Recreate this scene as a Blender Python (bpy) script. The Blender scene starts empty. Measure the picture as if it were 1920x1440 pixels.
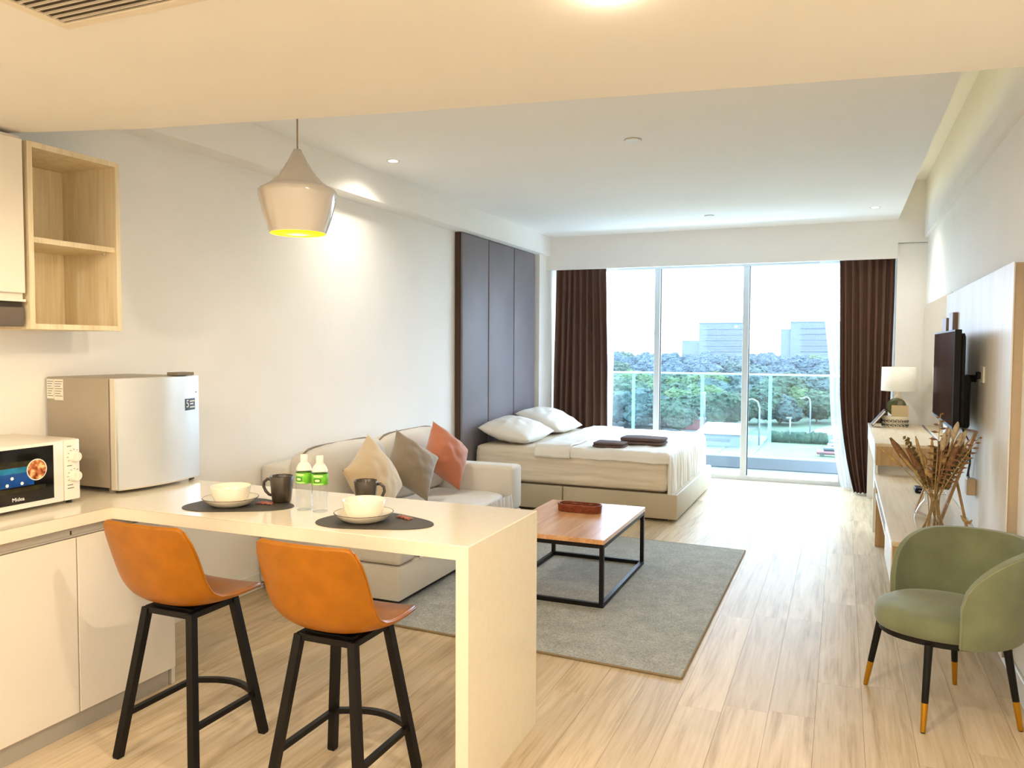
import bpy, bmesh, math, random
from mathutils import Vector, Matrix, noise

random.seed(7)
SC = bpy.context.scene
COL = SC.collection
PI = math.pi

# ------------------------------------------------------------------ camera
YAW, PITCH, ROLL = 0.3950315894938534, 0.04699747831362715, -0.0049981393681463124
F_PX, CAM_H = 1482.1728568770666, 1.55
cam_d = bpy.data.cameras.new('camera')
cam_d.sensor_width = 36.0
cam_d.lens = 36.0 * F_PX / 1920.0
cam_d.clip_end = 2000
cam = bpy.data.objects.new('camera', cam_d)
COL.objects.link(cam)
fw = Vector((-math.sin(YAW) * math.cos(PITCH), math.cos(YAW) * math.cos(PITCH), -math.sin(PITCH)))
rt = Vector((math.cos(YAW), math.sin(YAW), 0))
dn = fw.cross(rt)
r2 = rt * math.cos(ROLL) + dn * math.sin(ROLL)
d2 = -rt * math.sin(ROLL) + dn * math.cos(ROLL)
m3 = Matrix((r2, -d2, -fw)).transposed()
cam.matrix_world = Matrix.Translation((0, 0, CAM_H)) @ m3.to_4x4()
SC.camera = cam

# ------------------------------------------------------------------ light and exposure
SC.view_settings.view_transform = 'Standard'
SC.view_settings.look = 'None'
SC.view_settings.gamma = 1.0
SC.view_settings.exposure = 0.55
SC.view_settings.use_curve_mapping = False
w = bpy.data.worlds.new('sky')
SC.world = w
w.use_nodes = True
bg = w.node_tree.nodes['Background']
bg.inputs['Color'].default_value = (0.61, 0.77, 1.0, 1)
bg.inputs['Strength'].default_value = 12.0


def lamp(kind, name, loc, energy, color, size=0.05, rot=None, spot=None, blend=0.5):
    d = bpy.data.lights.new(name, kind)
    d.energy = energy
    d.color = color
    if kind in ('POINT', 'SPOT'):
        d.shadow_soft_size = size
    if kind == 'SPOT':
        d.spot_size = spot
        d.spot_blend = blend
    o = bpy.data.objects.new(name, d)
    o.location = loc
    if rot:
        o.rotation_euler = rot
    COL.objects.link(o)
    return o


WARM = (1.0, 0.86, 0.65)
WARM2 = (1.0, 0.91, 0.76)
# window portal: guides sky sampling through the glazing
pd = bpy.data.lights.new('window_portal', 'AREA')
pd.shape = 'RECTANGLE'
pd.size, pd.size_y = 3.2, 2.6
pd.cycles.is_portal = True
po = bpy.data.objects.new('window_portal', pd)
po.location = (-1.55, 9.72, 1.28)
po.rotation_euler = (-PI / 2, 0, 0)
COL.objects.link(po)

KITCHEN_LIGHTS = [(-0.536, 1.87), (-1.95, 0.55), (-0.2, 0.2), (0.35, -0.9), (-2.2, -0.7)]
ROOM_LIGHTS = [(-2.954, 4.884), (0.253, 8.107)]
for i, (lx, ly) in enumerate(KITCHEN_LIGHTS):
    lamp('SPOT', 'kitchen_downlight_lamp', (lx, ly, 2.375), 40, WARM, 0.04, (0, 0, 0), math.radians(176), 0.25)
for i, (lx, ly) in enumerate(ROOM_LIGHTS):
    lamp('SPOT', 'room_downlight_lamp', (lx, ly, 2.84), 38, WARM2, 0.05, (0, 0, 0), math.radians(150), 1.0)

cv = bpy.data.lights.new('cove_strip_lamp', 'AREA')
cv.shape = 'RECTANGLE'
cv.size, cv.size_y = 0.02, 5.8
cv.energy = 1.6
cv.color = (1.0, 0.88, 0.48)
cvo = bpy.data.objects.new('cove_strip_lamp', cv)
cvo.location = (0.44, 5.9, 2.945)
cvo.rotation_euler = (0, -2.2, 0)
COL.objects.link(cvo)
lamp('POINT', 'kitchen_downlight_glow', (-0.536, 1.87, 2.365), 0.7, WARM, 0.03)

# ------------------------------------------------------------------ material helpers


def lin(c):
    out = []
    for v in c[:3]:
        v = v / 255.0
        out.append(v / 12.92 if v <= 0.04045 else ((v + 0.055) / 1.055) ** 2.4)
    return (*out, 1.0)


class N:
    def __init__(self, name):
        self.m = bpy.data.materials.new(name)
        self.m.use_nodes = True
        self.t = self.m.node_tree
        self.b = self.t.nodes['Principled BSDF']
        self.out = self.t.nodes['Material Output']

    def n(self, kind, **kw):
        nd = self.t.nodes.new(kind)
        for k, v in kw.items():
            if hasattr(nd, k):
                setattr(nd, k, v)
            else:
                nd.inputs[k].default_value = v
        return nd

    def l(self, a, b):
        self.t.links.new(a, b)


def coords(n, scale=(1, 1, 1), rand=False, kind='Object'):
    tc = n.n('ShaderNodeTexCoord')
    mp = n.n('ShaderNodeMapping')
    mp.inputs['Scale'].default_value = scale
    src = tc.outputs[kind]
    if rand:
        oi = n.n('ShaderNodeObjectInfo')
        ml = n.n('ShaderNodeMath', operation='MULTIPLY')
        ml.inputs[1].default_value = 37.0
        n.l(oi.outputs['Random'], ml.inputs[0])
        ad = n.n('ShaderNodeVectorMath', operation='ADD')
        n.l(src, ad.inputs[0])
        n.l(ml.outputs[0], ad.inputs[1])
        src = ad.outputs[0]
    n.l(src, mp.inputs['Vector'])
    return mp.outputs['Vector']


def ramp(n, fac, stops):
    r = n.n('ShaderNodeValToRGB')
    e = r.color_ramp.elements
    e[0].position, e[0].color = stops[0][0], stops[0][1]
    e[1].position, e[1].color = stops[-1][0], stops[-1][1]
    for p, c in stops[1:-1]:
        x = e.new(p)
        x.color = c
    n.l(fac, r.inputs['Fac'])
    return r.outputs['Color']


def mat(name, rgb, rough=0.5, metal=0.0, spec=0.5, var=0.06, vscale=8.0, bump=0.0, bscale=60.0, coat=0.0, emis=None, estr=0.0, sheen=0.0):
    """plain procedural surface: base colour with a slight noise mottling and an optional fine bump"""
    n = N(name)
    c = lin(rgb)
    v = coords(n)
    tx = n.n('ShaderNodeTexNoise')
    tx.inputs['Scale'].default_value = vscale
    tx.inputs['Detail'].default_value = 3
    n.l(v, tx.inputs['Vector'])
    lo = tuple(x * (1 - var) for x in c[:3]) + (1,)
    hi = tuple(min(1, x * (1 + var)) for x in c[:3]) + (1,)
    n.l(ramp(n, tx.outputs['Fac'], [(0.3, lo), (0.7, hi)]), n.b.inputs['Base Color'])
    n.b.inputs['Roughness'].default_value = rough
    n.b.inputs['Metallic'].default_value = metal
    n.b.inputs['Specular IOR Level'].default_value = spec
    n.b.inputs['Coat Weight'].default_value = coat
    n.b.inputs['Coat Roughness'].default_value = 0.08
    if sheen:
        n.b.inputs['Sheen Weight'].default_value = sheen
        n.b.inputs['Sheen Roughness'].default_value = 0.4
    if emis:
        n.b.inputs['Emission Color'].default_value = (*emis, 1)
        n.b.inputs['Emission Strength'].default_value = estr
    if bump:
        b2 = n.n('ShaderNodeTexNoise')
        b2.inputs['Scale'].default_value = bscale
        b2.inputs['Detail'].default_value = 4
        n.l(v, b2.inputs['Vector'])
        bp = n.n('ShaderNodeBump')
        bp.inputs['Strength'].default_value = bump
        bp.inputs['Distance'].default_value = 0.004
        n.l(b2.outputs['Fac'], bp.inputs['Height'])
        n.l(bp.outputs['Normal'], n.b.inputs['Normal'])
    return n.m


def wood(name, dark, mid, light, rough=0.4, axis='Y', scale=1.0, rand=False, spec=0.5, coat=0.0):
    n = N(name)
    a = 'XYZ'.index(axis)
    sc = [9.0 * scale] * 3
    sc[a] = 0.9 * scale
    v = coords(n, tuple(sc), rand)
    t1 = n.n('ShaderNodeTexNoise')
    t1.inputs['Scale'].default_value = 1.6
    t1.inputs['Detail'].default_value = 6
    t1.inputs['Roughness'].default_value = 0.62
    t1.inputs['Distortion'].default_value = 0.8
    n.l(v, t1.inputs['Vector'])
    sc2 = [90.0 * scale] * 3
    sc2[a] = 2.5 * scale
    v2 = coords(n, tuple(sc2), rand)
    t2 = n.n('ShaderNodeTexNoise')
    t2.inputs['Scale'].default_value = 1.0
    t2.inputs['Detail'].default_value = 2
    n.l(v2, t2.inputs['Vector'])
    mx = n.n('ShaderNodeMath', operation='MULTIPLY_ADD')
    mx.inputs[1].default_value = 0.35
    n.l(t2.outputs['Fac'], mx.inputs[0])
    m2 = n.n('ShaderNodeMath', operation='MULTIPLY')
    m2.inputs[1].default_value = 0.72
    n.l(t1.outputs['Fac'], m2.inputs[0])
    n.l(m2.outputs[0], mx.inputs[2])
    col = ramp(n, mx.outputs[0], [(0.36, lin(dark)), (0.52, lin(mid)), (0.68, lin(light))])
    if rand:
        oi = n.n('ShaderNodeObjectInfo')
        mr = n.n('ShaderNodeMapRange')
        mr.inputs['To Min'].default_value = 0.9
        mr.inputs['To Max'].default_value = 1.06
        n.l(oi.outputs['Random'], mr.inputs['Value'])
        hs = n.n('ShaderNodeHueSaturation')
        n.l(mr.outputs[0], hs.inputs['Value'])
        n.l(col, hs.inputs['Color'])
        col = hs.outputs['Color']
    n.l(col, n.b.inputs['Base Color'])
    n.b.inputs['Roughness'].default_value = rough
    n.b.inputs['Specular IOR Level'].default_value = spec
    n.b.inputs['Coat Weight'].default_value = coat
    n.b.inputs['Coat Roughness'].default_value = 0.15
    bp = n.n('ShaderNodeBump')
    bp.inputs['Strength'].default_value = 0.08
    bp.inputs['Distance'].default_value = 0.002
    n.l(mx.outputs[0], bp.inputs['Height'])
    n.l(bp.outputs['Normal'], n.b.inputs['Normal'])
    return n.m


def thin_glass(name, tint=(0.93, 0.98, 0.97), ior=1.45, haze=0.0):
    n = N(name)
    n.t.nodes.remove(n.b)
    tr = n.n('ShaderNodeBsdfTransparent')
    tr.inputs['Color'].default_value = (*tint, 1)
    gl = n.n('ShaderNodeBsdfGlossy')
    gl.inputs['Roughness'].default_value = 0.01
    lw = n.n('ShaderNodeLayerWeight')
    lw.inputs['Blend'].default_value = 0.5
    pw = n.n('ShaderNodeMath', operation='POWER')
    pw.inputs[1].default_value = 4.0
    n.l(lw.outputs['Facing'], pw.inputs[0])
    fr = n.n('ShaderNodeMath', operation='MULTIPLY_ADD')
    fr.inputs[1].default_value = 0.8
    fr.inputs[2].default_value = 0.04
    n.l(pw.outputs[0], fr.inputs[0])
    mx = n.n('ShaderNodeMixShader')
    n.l(fr.outputs[0], mx.inputs[0])
    n.l(tr.outputs[0], mx.inputs[1])
    n.l(gl.outputs[0], mx.inputs[2])
    n.l(mx.outputs[0], n.out.inputs['Surface'])
    return n.m


def sheer_mat(name, rgb, opacity):
    n = N(name)
    n.t.nodes.remove(n.b)
    tr = n.n('ShaderNodeBsdfTransparent')
    di = n.n('ShaderNodeBsdfDiffuse')
    di.inputs['Color'].default_value = lin(rgb)
    tl = n.n('ShaderNodeBsdfTranslucent')
    tl.inputs['Color'].default_value = lin(rgb)
    m1 = n.n('ShaderNodeMixShader')
    m1.inputs[0].default_value = 0.5
    n.l(di.outputs[0], m1.inputs[1])
    n.l(tl.outputs[0], m1.inputs[2])
    m2 = n.n('ShaderNodeMixShader')
    m2.inputs[0].default_value = opacity
    n.l(tr.outputs[0], m2.inputs[1])
    n.l(m1.outputs[0], m2.inputs[2])
    n.l(m2.outputs[0], n.out.inputs['Surface'])
    return n.m


def fabric(name, rgb, scale=350, rough=0.9, var=0.1, bump=0.25, sheen=0.0, cloud=3.0, cvar=0.05):
    n = N(name)
    c = lin(rgb)
    v = coords(n)
    t = n.n('ShaderNodeTexNoise')
    t.inputs['Scale'].default_value = scale
    t.inputs['Detail'].default_value = 2
    n.l(v, t.inputs['Vector'])
    t2 = n.n('ShaderNodeTexNoise')
    t2.inputs['Scale'].default_value = cloud
    n.l(v, t2.inputs['Vector'])
    c1 = ramp(n, t.outputs['Fac'], [(0.3, tuple(x * (1 - var) for x in c[:3]) + (1,)), (0.7, tuple(min(1, x * (1 + var)) for x in c[:3]) + (1,))])
    mr = n.n('ShaderNodeMapRange')
    mr.inputs['From Min'].default_value = 0.3
    mr.inputs['From Max'].default_value = 0.7
    mr.inputs['To Min'].default_value = 1 - cvar
    mr.inputs['To Max'].default_value = 1 + cvar
    n.l(t2.outputs['Fac'], mr.inputs['Value'])
    hs = n.n('ShaderNodeHueSaturation')
    n.l(c1, hs.inputs['Color'])
    n.l(mr.outputs[0], hs.inputs['Value'])
    n.l(hs.outputs['Color'], n.b.inputs['Base Color'])
    n.b.inputs['Roughness'].default_value = rough
    n.b.inputs['Specular IOR Level'].default_value = 0.2
    if sheen:
        n.b.inputs['Sheen Weight'].default_value = sheen
        n.b.inputs['Sheen Roughness'].default_value = 0.5
    bp = n.n('ShaderNodeBump')
    bp.inputs['Strength'].default_value = bump
    bp.inputs['Distance'].default_value = 0.002
    n.l(t.outputs['Fac'], bp.inputs['Height'])
    n.l(bp.outputs['Normal'], n.b.inputs['Normal'])
    return n.m


def emit(name, rgb, strength):
    n = N(name)
    n.b.inputs['Base Color'].default_value = (*rgb, 1)
    n.b.inputs['Emission Color'].default_value = (*rgb, 1)
    n.b.inputs['Emission Strength'].default_value = strength
    return n.m


# ------------------------------------------------------------------ mesh helpers


def B():
    return bmesh.new()


def box(bm, x0, x1, y0, y1, z0, z1, bev=0.0, seg=2):
    vs = [bm.verts.new(p) for p in ((x0, y0, z0), (x1, y0, z0), (x1, y1, z0), (x0, y1, z0), (x0, y0, z1), (x1, y0, z1), (x1, y1, z1), (x0, y1, z1))]
    fs = [bm.faces.new([vs[i] for i in f]) for f in ((3, 2, 1, 0), (4, 5, 6, 7), (0, 1, 5, 4), (1, 2, 6, 5), (2, 3, 7, 6), (3, 0, 4, 7))]
    if bev > 0:
        es = list({e for f in fs for e in f.edges})
        bmesh.ops.bevel(bm, geom=es, offset=bev, segments=seg, profile=0.5, affect='EDGES')
    return bm


def prism(bm, pts, z0, z1):
    """pts: list of (x, y), counter-clockwise; extruded from z0 to z1"""
    lo = [bm.verts.new((x, y, z0)) for x, y in pts]
    hi = [bm.verts.new((x, y, z1)) for x, y in pts]
    bm.faces.new(lo[::-1])
    bm.faces.new(hi)
    k = len(pts)
    for i in range(k):
        j = (i + 1) % k
        bm.faces.new((lo[i], lo[j], hi[j], hi[i]))
    return bm


def tube(bm, pts, rad, seg=8, caps=True):
    """round bar through the points; rad is one radius or one per point"""
    pts = [Vector(p) for p in pts]
    k = len(pts)
    rs = rad if isinstance(rad, (list, tuple)) else [rad] * k
    rings = []
    prev = None
    for i, p in enumerate(pts):
        t = (pts[min(i + 1, k - 1)] - pts[max(i - 1, 0)]).normalized()
        if prev is None:
            a = t.cross(Vector((0, 0, 1)))
            if a.length < 1e-3:
                a = t.cross(Vector((1, 0, 0)))
            a.normalize()
        else:
            a = (prev - t * prev.dot(t)).normalized()
        prev = a
        b = t.cross(a)
        rings.append([bm.verts.new(p + (a * math.cos(2 * PI * j / seg) + b * math.sin(2 * PI * j / seg)) * rs[i]) for j in range(seg)])
    for i in range(k - 1):
        for j in range(seg):
            q = (j + 1) % seg
            bm.faces.new((rings[i][j], rings[i][q], rings[i + 1][q], rings[i + 1][j]))
    if caps:
        bm.faces.new(rings[0][::-1])
        bm.faces.new(rings[-1])
    return bm


def bar(bm, a, b, w_, h_=None, up=(0, 0, 1)):
    """square bar from a to b"""
    a, b = Vector(a), Vector(b)
    h_ = h_ or w_
    t = (b - a).normalized()
    s = t.cross(Vector(up))
    if s.length < 1e-3:
        s = t.cross(Vector((0, 1, 0)))
    s.normalize()
    u = s.cross(t)
    vs = []
    for p in (a, b):
        for i, j in ((-1, -1), (1, -1), (1, 1), (-1, 1)):
            vs.append(bm.verts.new(p + s * i * w_ / 2 + u * j * h_ / 2))
    for f in ((3, 2, 1, 0), (4, 5, 6, 7), (0, 1, 5, 4), (1, 2, 6, 5), (2, 3, 7, 6), (3, 0, 4, 7)):
        bm.faces.new([vs[i] for i in f])
    return bm


def lathe(bm, prof, seg=40, c=(0, 0, 0), close=False):
    """prof: list of (r, z); revolved about the z axis through c"""
    rings = []
    for r, z in prof:
        if r < 1e-5:
            rings.append([bm.verts.new((c[0], c[1], c[2] + z))])
        else:
            rings.append([bm.verts.new((c[0] + r * math.cos(2 * PI * j / seg), c[1] + r * math.sin(2 * PI * j / seg), c[2] + z)) for j in range(seg)])
    pr = list(zip(rings[:-1], rings[1:]))
    if close:
        pr.append((rings[-1], rings[0]))
    for A, Bq in pr:
        for j in range(seg):
            q = (j + 1) % seg
            if len(A) == 1 and len(Bq) == 1:
                continue
            if len(A) == 1:
                bm.faces.new((A[0], Bq[q], Bq[j]))
            elif len(Bq) == 1:
                bm.faces.new((A[j], A[q], Bq[0]))
            else:
                bm.faces.new((A[j], A[q], Bq[q], Bq[j]))
    return bm


def grid(bm, fn, nu, nv, wrap_u=False):
    vs = [[bm.verts.new(fn(i / nu, j / nv)) for j in range(nv + 1)] for i in range(nu + (0 if wrap_u else 1))]
    k = len(vs)
    for i in range(nu):
        for j in range(nv):
            bm.faces.new((vs[i][j], vs[(i + 1) % k][j], vs[(i + 1) % k][j + 1], vs[i][j + 1]))
    return vs


def root_of(o):
    while o.parent:
        o = o.parent
    return o


def obj(name, bm, m, parent=None, smooth=False, solid=0.0, sub=0, world=False, autos=None):
    """link the bmesh as one mesh object; world=True: the vertices are world coordinates and are moved to the parent's base"""
    bmesh.ops.recalc_face_normals(bm, faces=bm.faces)
    if parent is not None and world:
        off = -Vector(root_of(parent).location)
        bmesh.ops.translate(bm, verts=bm.verts, vec=off)
    me = bpy.data.meshes.new(name)
    bm.to_mesh(me)
    bm.free()
    if smooth:
        for p in me.polygons:
            p.use_smooth = True
        if autos:
            try:
                me.set_sharp_from_angle(angle=math.radians(autos))
            except Exception:
                pass
    ms = m if isinstance(m, (list, tuple)) else [m]
    for q in ms:
        me.materials.append(q)
    o = bpy.data.objects.new(name, me)
    COL.objects.link(o)
    if parent is not None:
        o.parent = parent
    if solid:
        s = o.modifiers.new('thickness', 'SOLIDIFY')
        s.thickness = solid
        s.offset = 0
    if sub:
        s = o.modifiers.new('smooth', 'SUBSURF')
        s.levels = s.render_levels = sub
    return o


def thing(name, label, cat, loc=(0, 0, 0), rz=0.0, group=None):
    o = bpy.data.objects.new(name, None)
    o.empty_display_size = 0.1
    o.location = loc
    o.rotation_euler = (0, 0, rz)
    COL.objects.link(o)
    tag(o, label, cat, group)
    return o


def tag(o, label, cat, group=None):
    o['label'] = label
    o['category'] = cat
    if group:
        o['group'] = group
    return o


def struct(name, bm, m, label=None, **kw):
    o = obj(name, bm, m, **kw)
    o['kind'] = 'structure'
    if label:
        o['label'] = label
    return o


def dup(root, loc, rz=None, label=None):
    """copy of a thing with copies of its parts and sub-parts"""
    r = root.copy()
    COL.objects.link(r)
    r.location = loc
    if rz is not None:
        r.rotation_euler = (0, 0, rz)
    if label:
        r['label'] = label
    for ch in [c for c in bpy.data.objects if c.parent == root]:
        c = ch.copy()
        COL.objects.link(c)
        c.parent = r
        for g in [x for x in bpy.data.objects if x.parent == ch]:
            d = g.copy()
            COL.objects.link(d)
            d.parent = c
    return r


def text(name, body, size, m, parent, loc, rot, ext=0.0003, align='CENTER'):
    cu = bpy.data.curves.new(name, 'FONT')
    cu.body = body
    cu.size = size
    cu.extrude = ext
    cu.align_x = align
    cu.align_y = 'CENTER'
    cu.materials.append(m)
    tmp = bpy.data.objects.new(name, cu)
    COL.objects.link(tmp)
    bpy.context.view_layer.update()
    me = bpy.data.meshes.new_from_object(tmp)
    bpy.data.objects.remove(tmp)
    bpy.data.curves.remove(cu)
    o = bpy.data.objects.new(name, me)
    COL.objects.link(o)
    if parent is not None:
        o.parent = parent
        loc = Vector(loc) - Vector(root_of(parent).location)
    o.location = loc
    o.rotation_euler = rot
    return o


# ------------------------------------------------------------------ materials
M = {}
M['wall'] = mat('white_wall_paint', (250, 247, 242), 0.75, var=0.015, vscale=3, bump=0.04, bscale=180)
M['ceil'] = mat('white_ceiling_paint', (250, 249, 246), 0.8, var=0.012, vscale=2)
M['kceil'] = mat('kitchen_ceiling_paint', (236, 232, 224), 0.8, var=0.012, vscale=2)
M['skirt'] = mat('skirting_paint', (238, 235, 228), 0.4, var=0.01)
M['floor'] = wood('vinyl_floor_wood', (184, 160, 126), (212, 190, 156), (224, 204, 174), 0.42, 'Y', 0.9, rand=True, spec=0.06)
M['under'] = mat('floor_screed', (120, 96, 66), 0.8)
M['counter'] = mat('white_quartz_worktop', (244, 234, 212), 0.16, var=0.02, vscale=30, coat=0.2)
M['cab'] = mat('white_cabinet_laminate', (240, 232, 218), 0.4, var=0.01)
M['alu'] = mat('brushed_aluminium', (206, 200, 190), 0.4, 0.25, var=0.05)
M['plinth'] = mat('grey_plinth', (188, 184, 176), 0.45, 0.3, var=0.03)
M['oak'] = wood('light_oak_veneer', (216, 196, 156), (232, 214, 178), (242, 228, 196), 0.5, 'Z', 1.2)
M['hood'] = mat('dark_grey_hood', (118, 108, 98), 0.35, 0.5, var=0.04)
M['shadow_gap'] = mat('dark_gap', (60, 52, 42), 0.7)
M['fridge'] = mat('silver_fridge_side', (172, 160, 142), 0.45, 0.25, var=0.03, bump=0.05, bscale=300)
M['fridge_door'] = mat('silver_fridge_door', (220, 224, 228), 0.3, 0.35, var=0.02)
M['fridge_trim'] = mat('pale_fridge_trim', (216, 206, 188), 0.4, 0.1, var=0.02)
M['darkplastic'] = mat('dark_plastic', (38, 34, 30), 0.5)
M['greyplastic'] = mat('grey_plastic', (128, 116, 100), 0.5)
M['label_white'] = mat('white_sticker', (236, 230, 216), 0.5, var=0.01)
M['label_black'] = mat('black_sticker', (22, 24, 26), 0.4)
M['ink'] = mat('dark_ink', (84, 76, 66), 0.6)
M['white_print'] = mat('white_print', (240, 240, 236), 0.5)
M['mw'] = mat('white_microwave', (245, 238, 224), 0.3, var=0.01)
M['mw_glass'] = mat('black_microwave_glass', (14, 12, 10), 0.08, spec=0.6)
M['blue1'] = mat('blue_print', (18, 74, 150), 0.15, var=0.3, vscale=25)
M['blue2'] = mat('teal_print', (22, 120, 160), 0.15, var=0.3, vscale=25)
M['olive_print'] = mat('olive_print', (44, 40, 22), 0.15, var=0.3, vscale=25)
M['leather'] = mat('tan_leather', (166, 100, 2), 0.4, spec=0.35, var=0.10, vscale=14, bump=0.05, bscale=220, coat=0.1)
M['blackmetal'] = mat('black_powder_coat', (10, 7, 7), 0.45, 0.0, spec=0.3, var=0.1)
M['brass'] = mat('brushed_gold', (200, 148, 44), 0.28, 0.9, var=0.05)
M['green'] = fabric('sage_green_velvet', (122, 128, 98), 420, 0.85, 0.08, 0.2, sheen=0.3, cloud=6, cvar=0.16)
M['green_pipe'] = fabric('pale_green_piping', (146, 148, 116), 420, 0.8)
M['sofa'] = fabric('pale_grey_sofa_linen', (224, 218, 208), 260, 0.95, 0.06, 0.3)
M['sofa_cover'] = fabric('pale_sofa_cover', (230, 226, 220), 260, 0.95, 0.05, 0.2)
M['piping'] = mat('grey_piping', (150, 138, 124), 0.8)
M['c_beige'] = fabric('beige_velvet', (210, 186, 150), 400, 0.8, 0.06, 0.15, sheen=0.5)
M['c_grey'] = fabric('taupe_velvet', (140, 124, 104), 400, 0.8, 0.06, 0.15, sheen=0.5)
M['c_rust'] = fabric('terracotta_velvet', (188, 114, 82), 400, 0.8, 0.06, 0.15, sheen=0.5)
M['linen'] = fabric('white_bed_linen', (240, 234, 224), 500, 0.9, 0.02, 0.1, cvar=0.02)
M['sheet'] = fabric('cream_fitted_sheet', (226, 212, 190), 500, 0.9, 0.03, 0.15, cvar=0.03)
M['bedbase'] = fabric('beige_leatherette', (190, 176, 150), 200, 0.5, 0.04, 0.1)
M['headboard'] = fabric('charcoal_mauve_leatherette', (134, 127, 132), 200, 0.5, 0.05, 0.1)
M['head_shade'] = fabric('shaded_headboard_side', (82, 62, 50), 200, 0.6, 0.05, 0.1)  # brown puts the side's warm light and lack of window light into colour
M['towel'] = fabric('brown_towel', (104, 86, 80), 300, 1.0, 0.2, 0.6)
M['rug'] = fabric('grey_beige_rug_pile', (174, 174, 166), 120, 1.0, 0.28, 0.9, cloud=9, cvar=0.1)
M['rug_edge'] = mat('tan_rug_binding', (150, 132, 102), 0.9)
M['table'] = wood('warm_table_wood', (200, 140, 92), (222, 164, 112), (236, 190, 142), 0.28, 'Y', 1.0, coat=0.3)
M['wicker'] = mat('red_brown_wicker', (134, 62, 26), 0.6, var=0.35, vscale=60, bump=0.6, bscale=120)
M['curtain'] = fabric('brown_blackout_curtain', (104, 76, 64), 300, 0.9, 0.08, 0.2)
M['sheer'] = sheer_mat('white_sheer_voile', (244, 248, 250), 0.5)
M['frame'] = mat('white_powder_coat_frame', (200, 204, 206), 0.4, var=0.02)
M['glass'] = thin_glass('window_glass', (0.96, 0.985, 0.985))
M['balc_glass'] = thin_glass('green_balcony_glass', (0.80, 0.97, 0.95))
M['fin_glass'] = sheer_mat('frosted_glass_fin', (150, 190, 196), 0.28)
M['steel'] = mat('balcony_rail_steel', (160, 176, 180), 0.3, 0.5)
M['concrete'] = mat('pale_balcony_concrete', (112, 120, 124), 0.8, var=0.04, vscale=4)
M['tvpanel'] = wood('cream_gloss_panel', (222, 214, 200), (232, 224, 212), (238, 232, 222), 0.42, 'Z', 0.6, spec=0.1)
M['panel_edge'] = mat('shaded_panel_edge', (184, 164, 138), 0.6)  # tan carries the shade on the panel's near edge
M['blockwood'] = wood('brown_block_wood', (112, 88, 76), (132, 106, 92), (150, 124, 108), 0.5, 'Z', 1.5)
M['mirror'] = mat('mirror_silver', (235, 232, 225), 0.02, 1.0, var=0.0)
M['white_lam'] = mat('white_furniture_lacquer', (238, 234, 226), 0.3, var=0.01)
M['beech'] = wood('pale_beech_top', (206, 182, 146), (220, 198, 164), (230, 210, 180), 0.4, 'Y', 0.8)
M['legwood'] = wood('brown_furniture_board', (166, 130, 84), (184, 148, 102), (198, 164, 118), 0.5, 'Z', 0.8)
M['tv'] = mat('black_tv_shell', (12, 11, 11), 0.5, spec=0.2)
M['screen'] = mat('tv_screen_glass', (20, 18, 18), 0.05, spec=0.8, coat=0.6)
M['shade'] = mat('white_lampshade_linen', (244, 238, 224), 0.9, bump=0.15, bscale=250, emis=(1.0, 0.93, 0.78), estr=0.12)
M['lampbody'] = mat('cream_ceramic', (220, 200, 170), 0.4)
M['ceramic'] = mat('cream_ceramic_glaze', (246, 238, 220), 0.2, var=0.01, coat=0.3)
M['rim'] = mat('dark_glaze_rim', (70, 50, 34), 0.3)
M['mug'] = mat('dark_olive_mug_glaze', (62, 52, 40), 0.28, var=0.08, coat=0.3)
M['mat_dark'] = mat('charcoal_placemat', (70, 66, 58), 0.55, var=0.06, vscale=80, bump=0.1, bscale=300)
M['wrap'] = mat('pink_brown_wrapper', (156, 96, 80), 0.3, 0.2, var=0.3, vscale=60)
M['pet'] = thin_glass('clear_bottle_plastic', (0.95, 0.97, 0.97), 1.5)
M['cap'] = mat('white_bottle_cap', (246, 238, 222), 0.4)
M['blabel'] = mat('green_bottle_label', (112, 190, 44), 0.4, var=0.2, vscale=40)
M['blabel2'] = mat('pale_green_label_swirl', (196, 230, 150), 0.4)
M['blabel3'] = mat('dark_green_label_print', (40, 120, 50), 0.4)
M['pendant'] = mat('white_gloss_pendant', (192, 184, 174), 0.14, var=0.01, coat=0.8)
M['gold_in'] = mat('gold_pendant_lining', (240, 176, 20), 0.3, 0.6, var=0.03)
M['bulb'] = emit('lit_bulb', (1.0, 0.86, 0.5), 14)
M['downlight'] = emit('lit_downlight', (1.0, 0.93, 0.8), 12)
M['strip'] = emit('lit_strip', (1.0, 0.88, 0.48), 1.0)
M['fixture'] = mat('white_fixture', (240, 238, 232), 0.4)
M['wire'] = mat('beige_cord', (150, 128, 98), 0.6)
M['vent'] = mat('white_vent', (228, 216, 194), 0.45, var=0.02)
M['vent_shade'] = mat('vent_recess_shade', (60, 50, 38), 0.8)  # painted shade for the hollow of the grille
M['dry1'] = mat('dry_tan_grass', (176, 144, 92), 0.9, var=0.25, vscale=40)
M['dry2'] = mat('dry_brown_head', (132, 94, 62), 0.95, var=0.3, vscale=60, bump=0.6, bscale=150)
M['dry3'] = mat('dry_cream_head', (188, 168, 136), 0.95, var=0.2, vscale=60, bump=0.6, bscale=150)
M['dry4'] = mat('dry_olive_leaf', (112, 98, 56), 0.9, var=0.3, vscale=50)
M['vase'] = thin_glass('clear_vase_glass', (0.93, 0.93, 0.91), 1.5)
M['photo'] = mat('cream_photo_paper', (222, 206, 178), 0.5)
M['photowood'] = wood('frame_wood', (150, 112, 66), (172, 134, 86), (190, 154, 106), 0.5, 'Z', 1.5)
M['boxpat'] = mat('cream_box', (232, 218, 192), 0.5)
M['boxink'] = mat('dark_box_pattern', (52, 46, 40), 0.5)
M['leafplate'] = mat('olive_green_plate', (84, 88, 50), 0.35, var=0.3, vscale=20)
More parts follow.
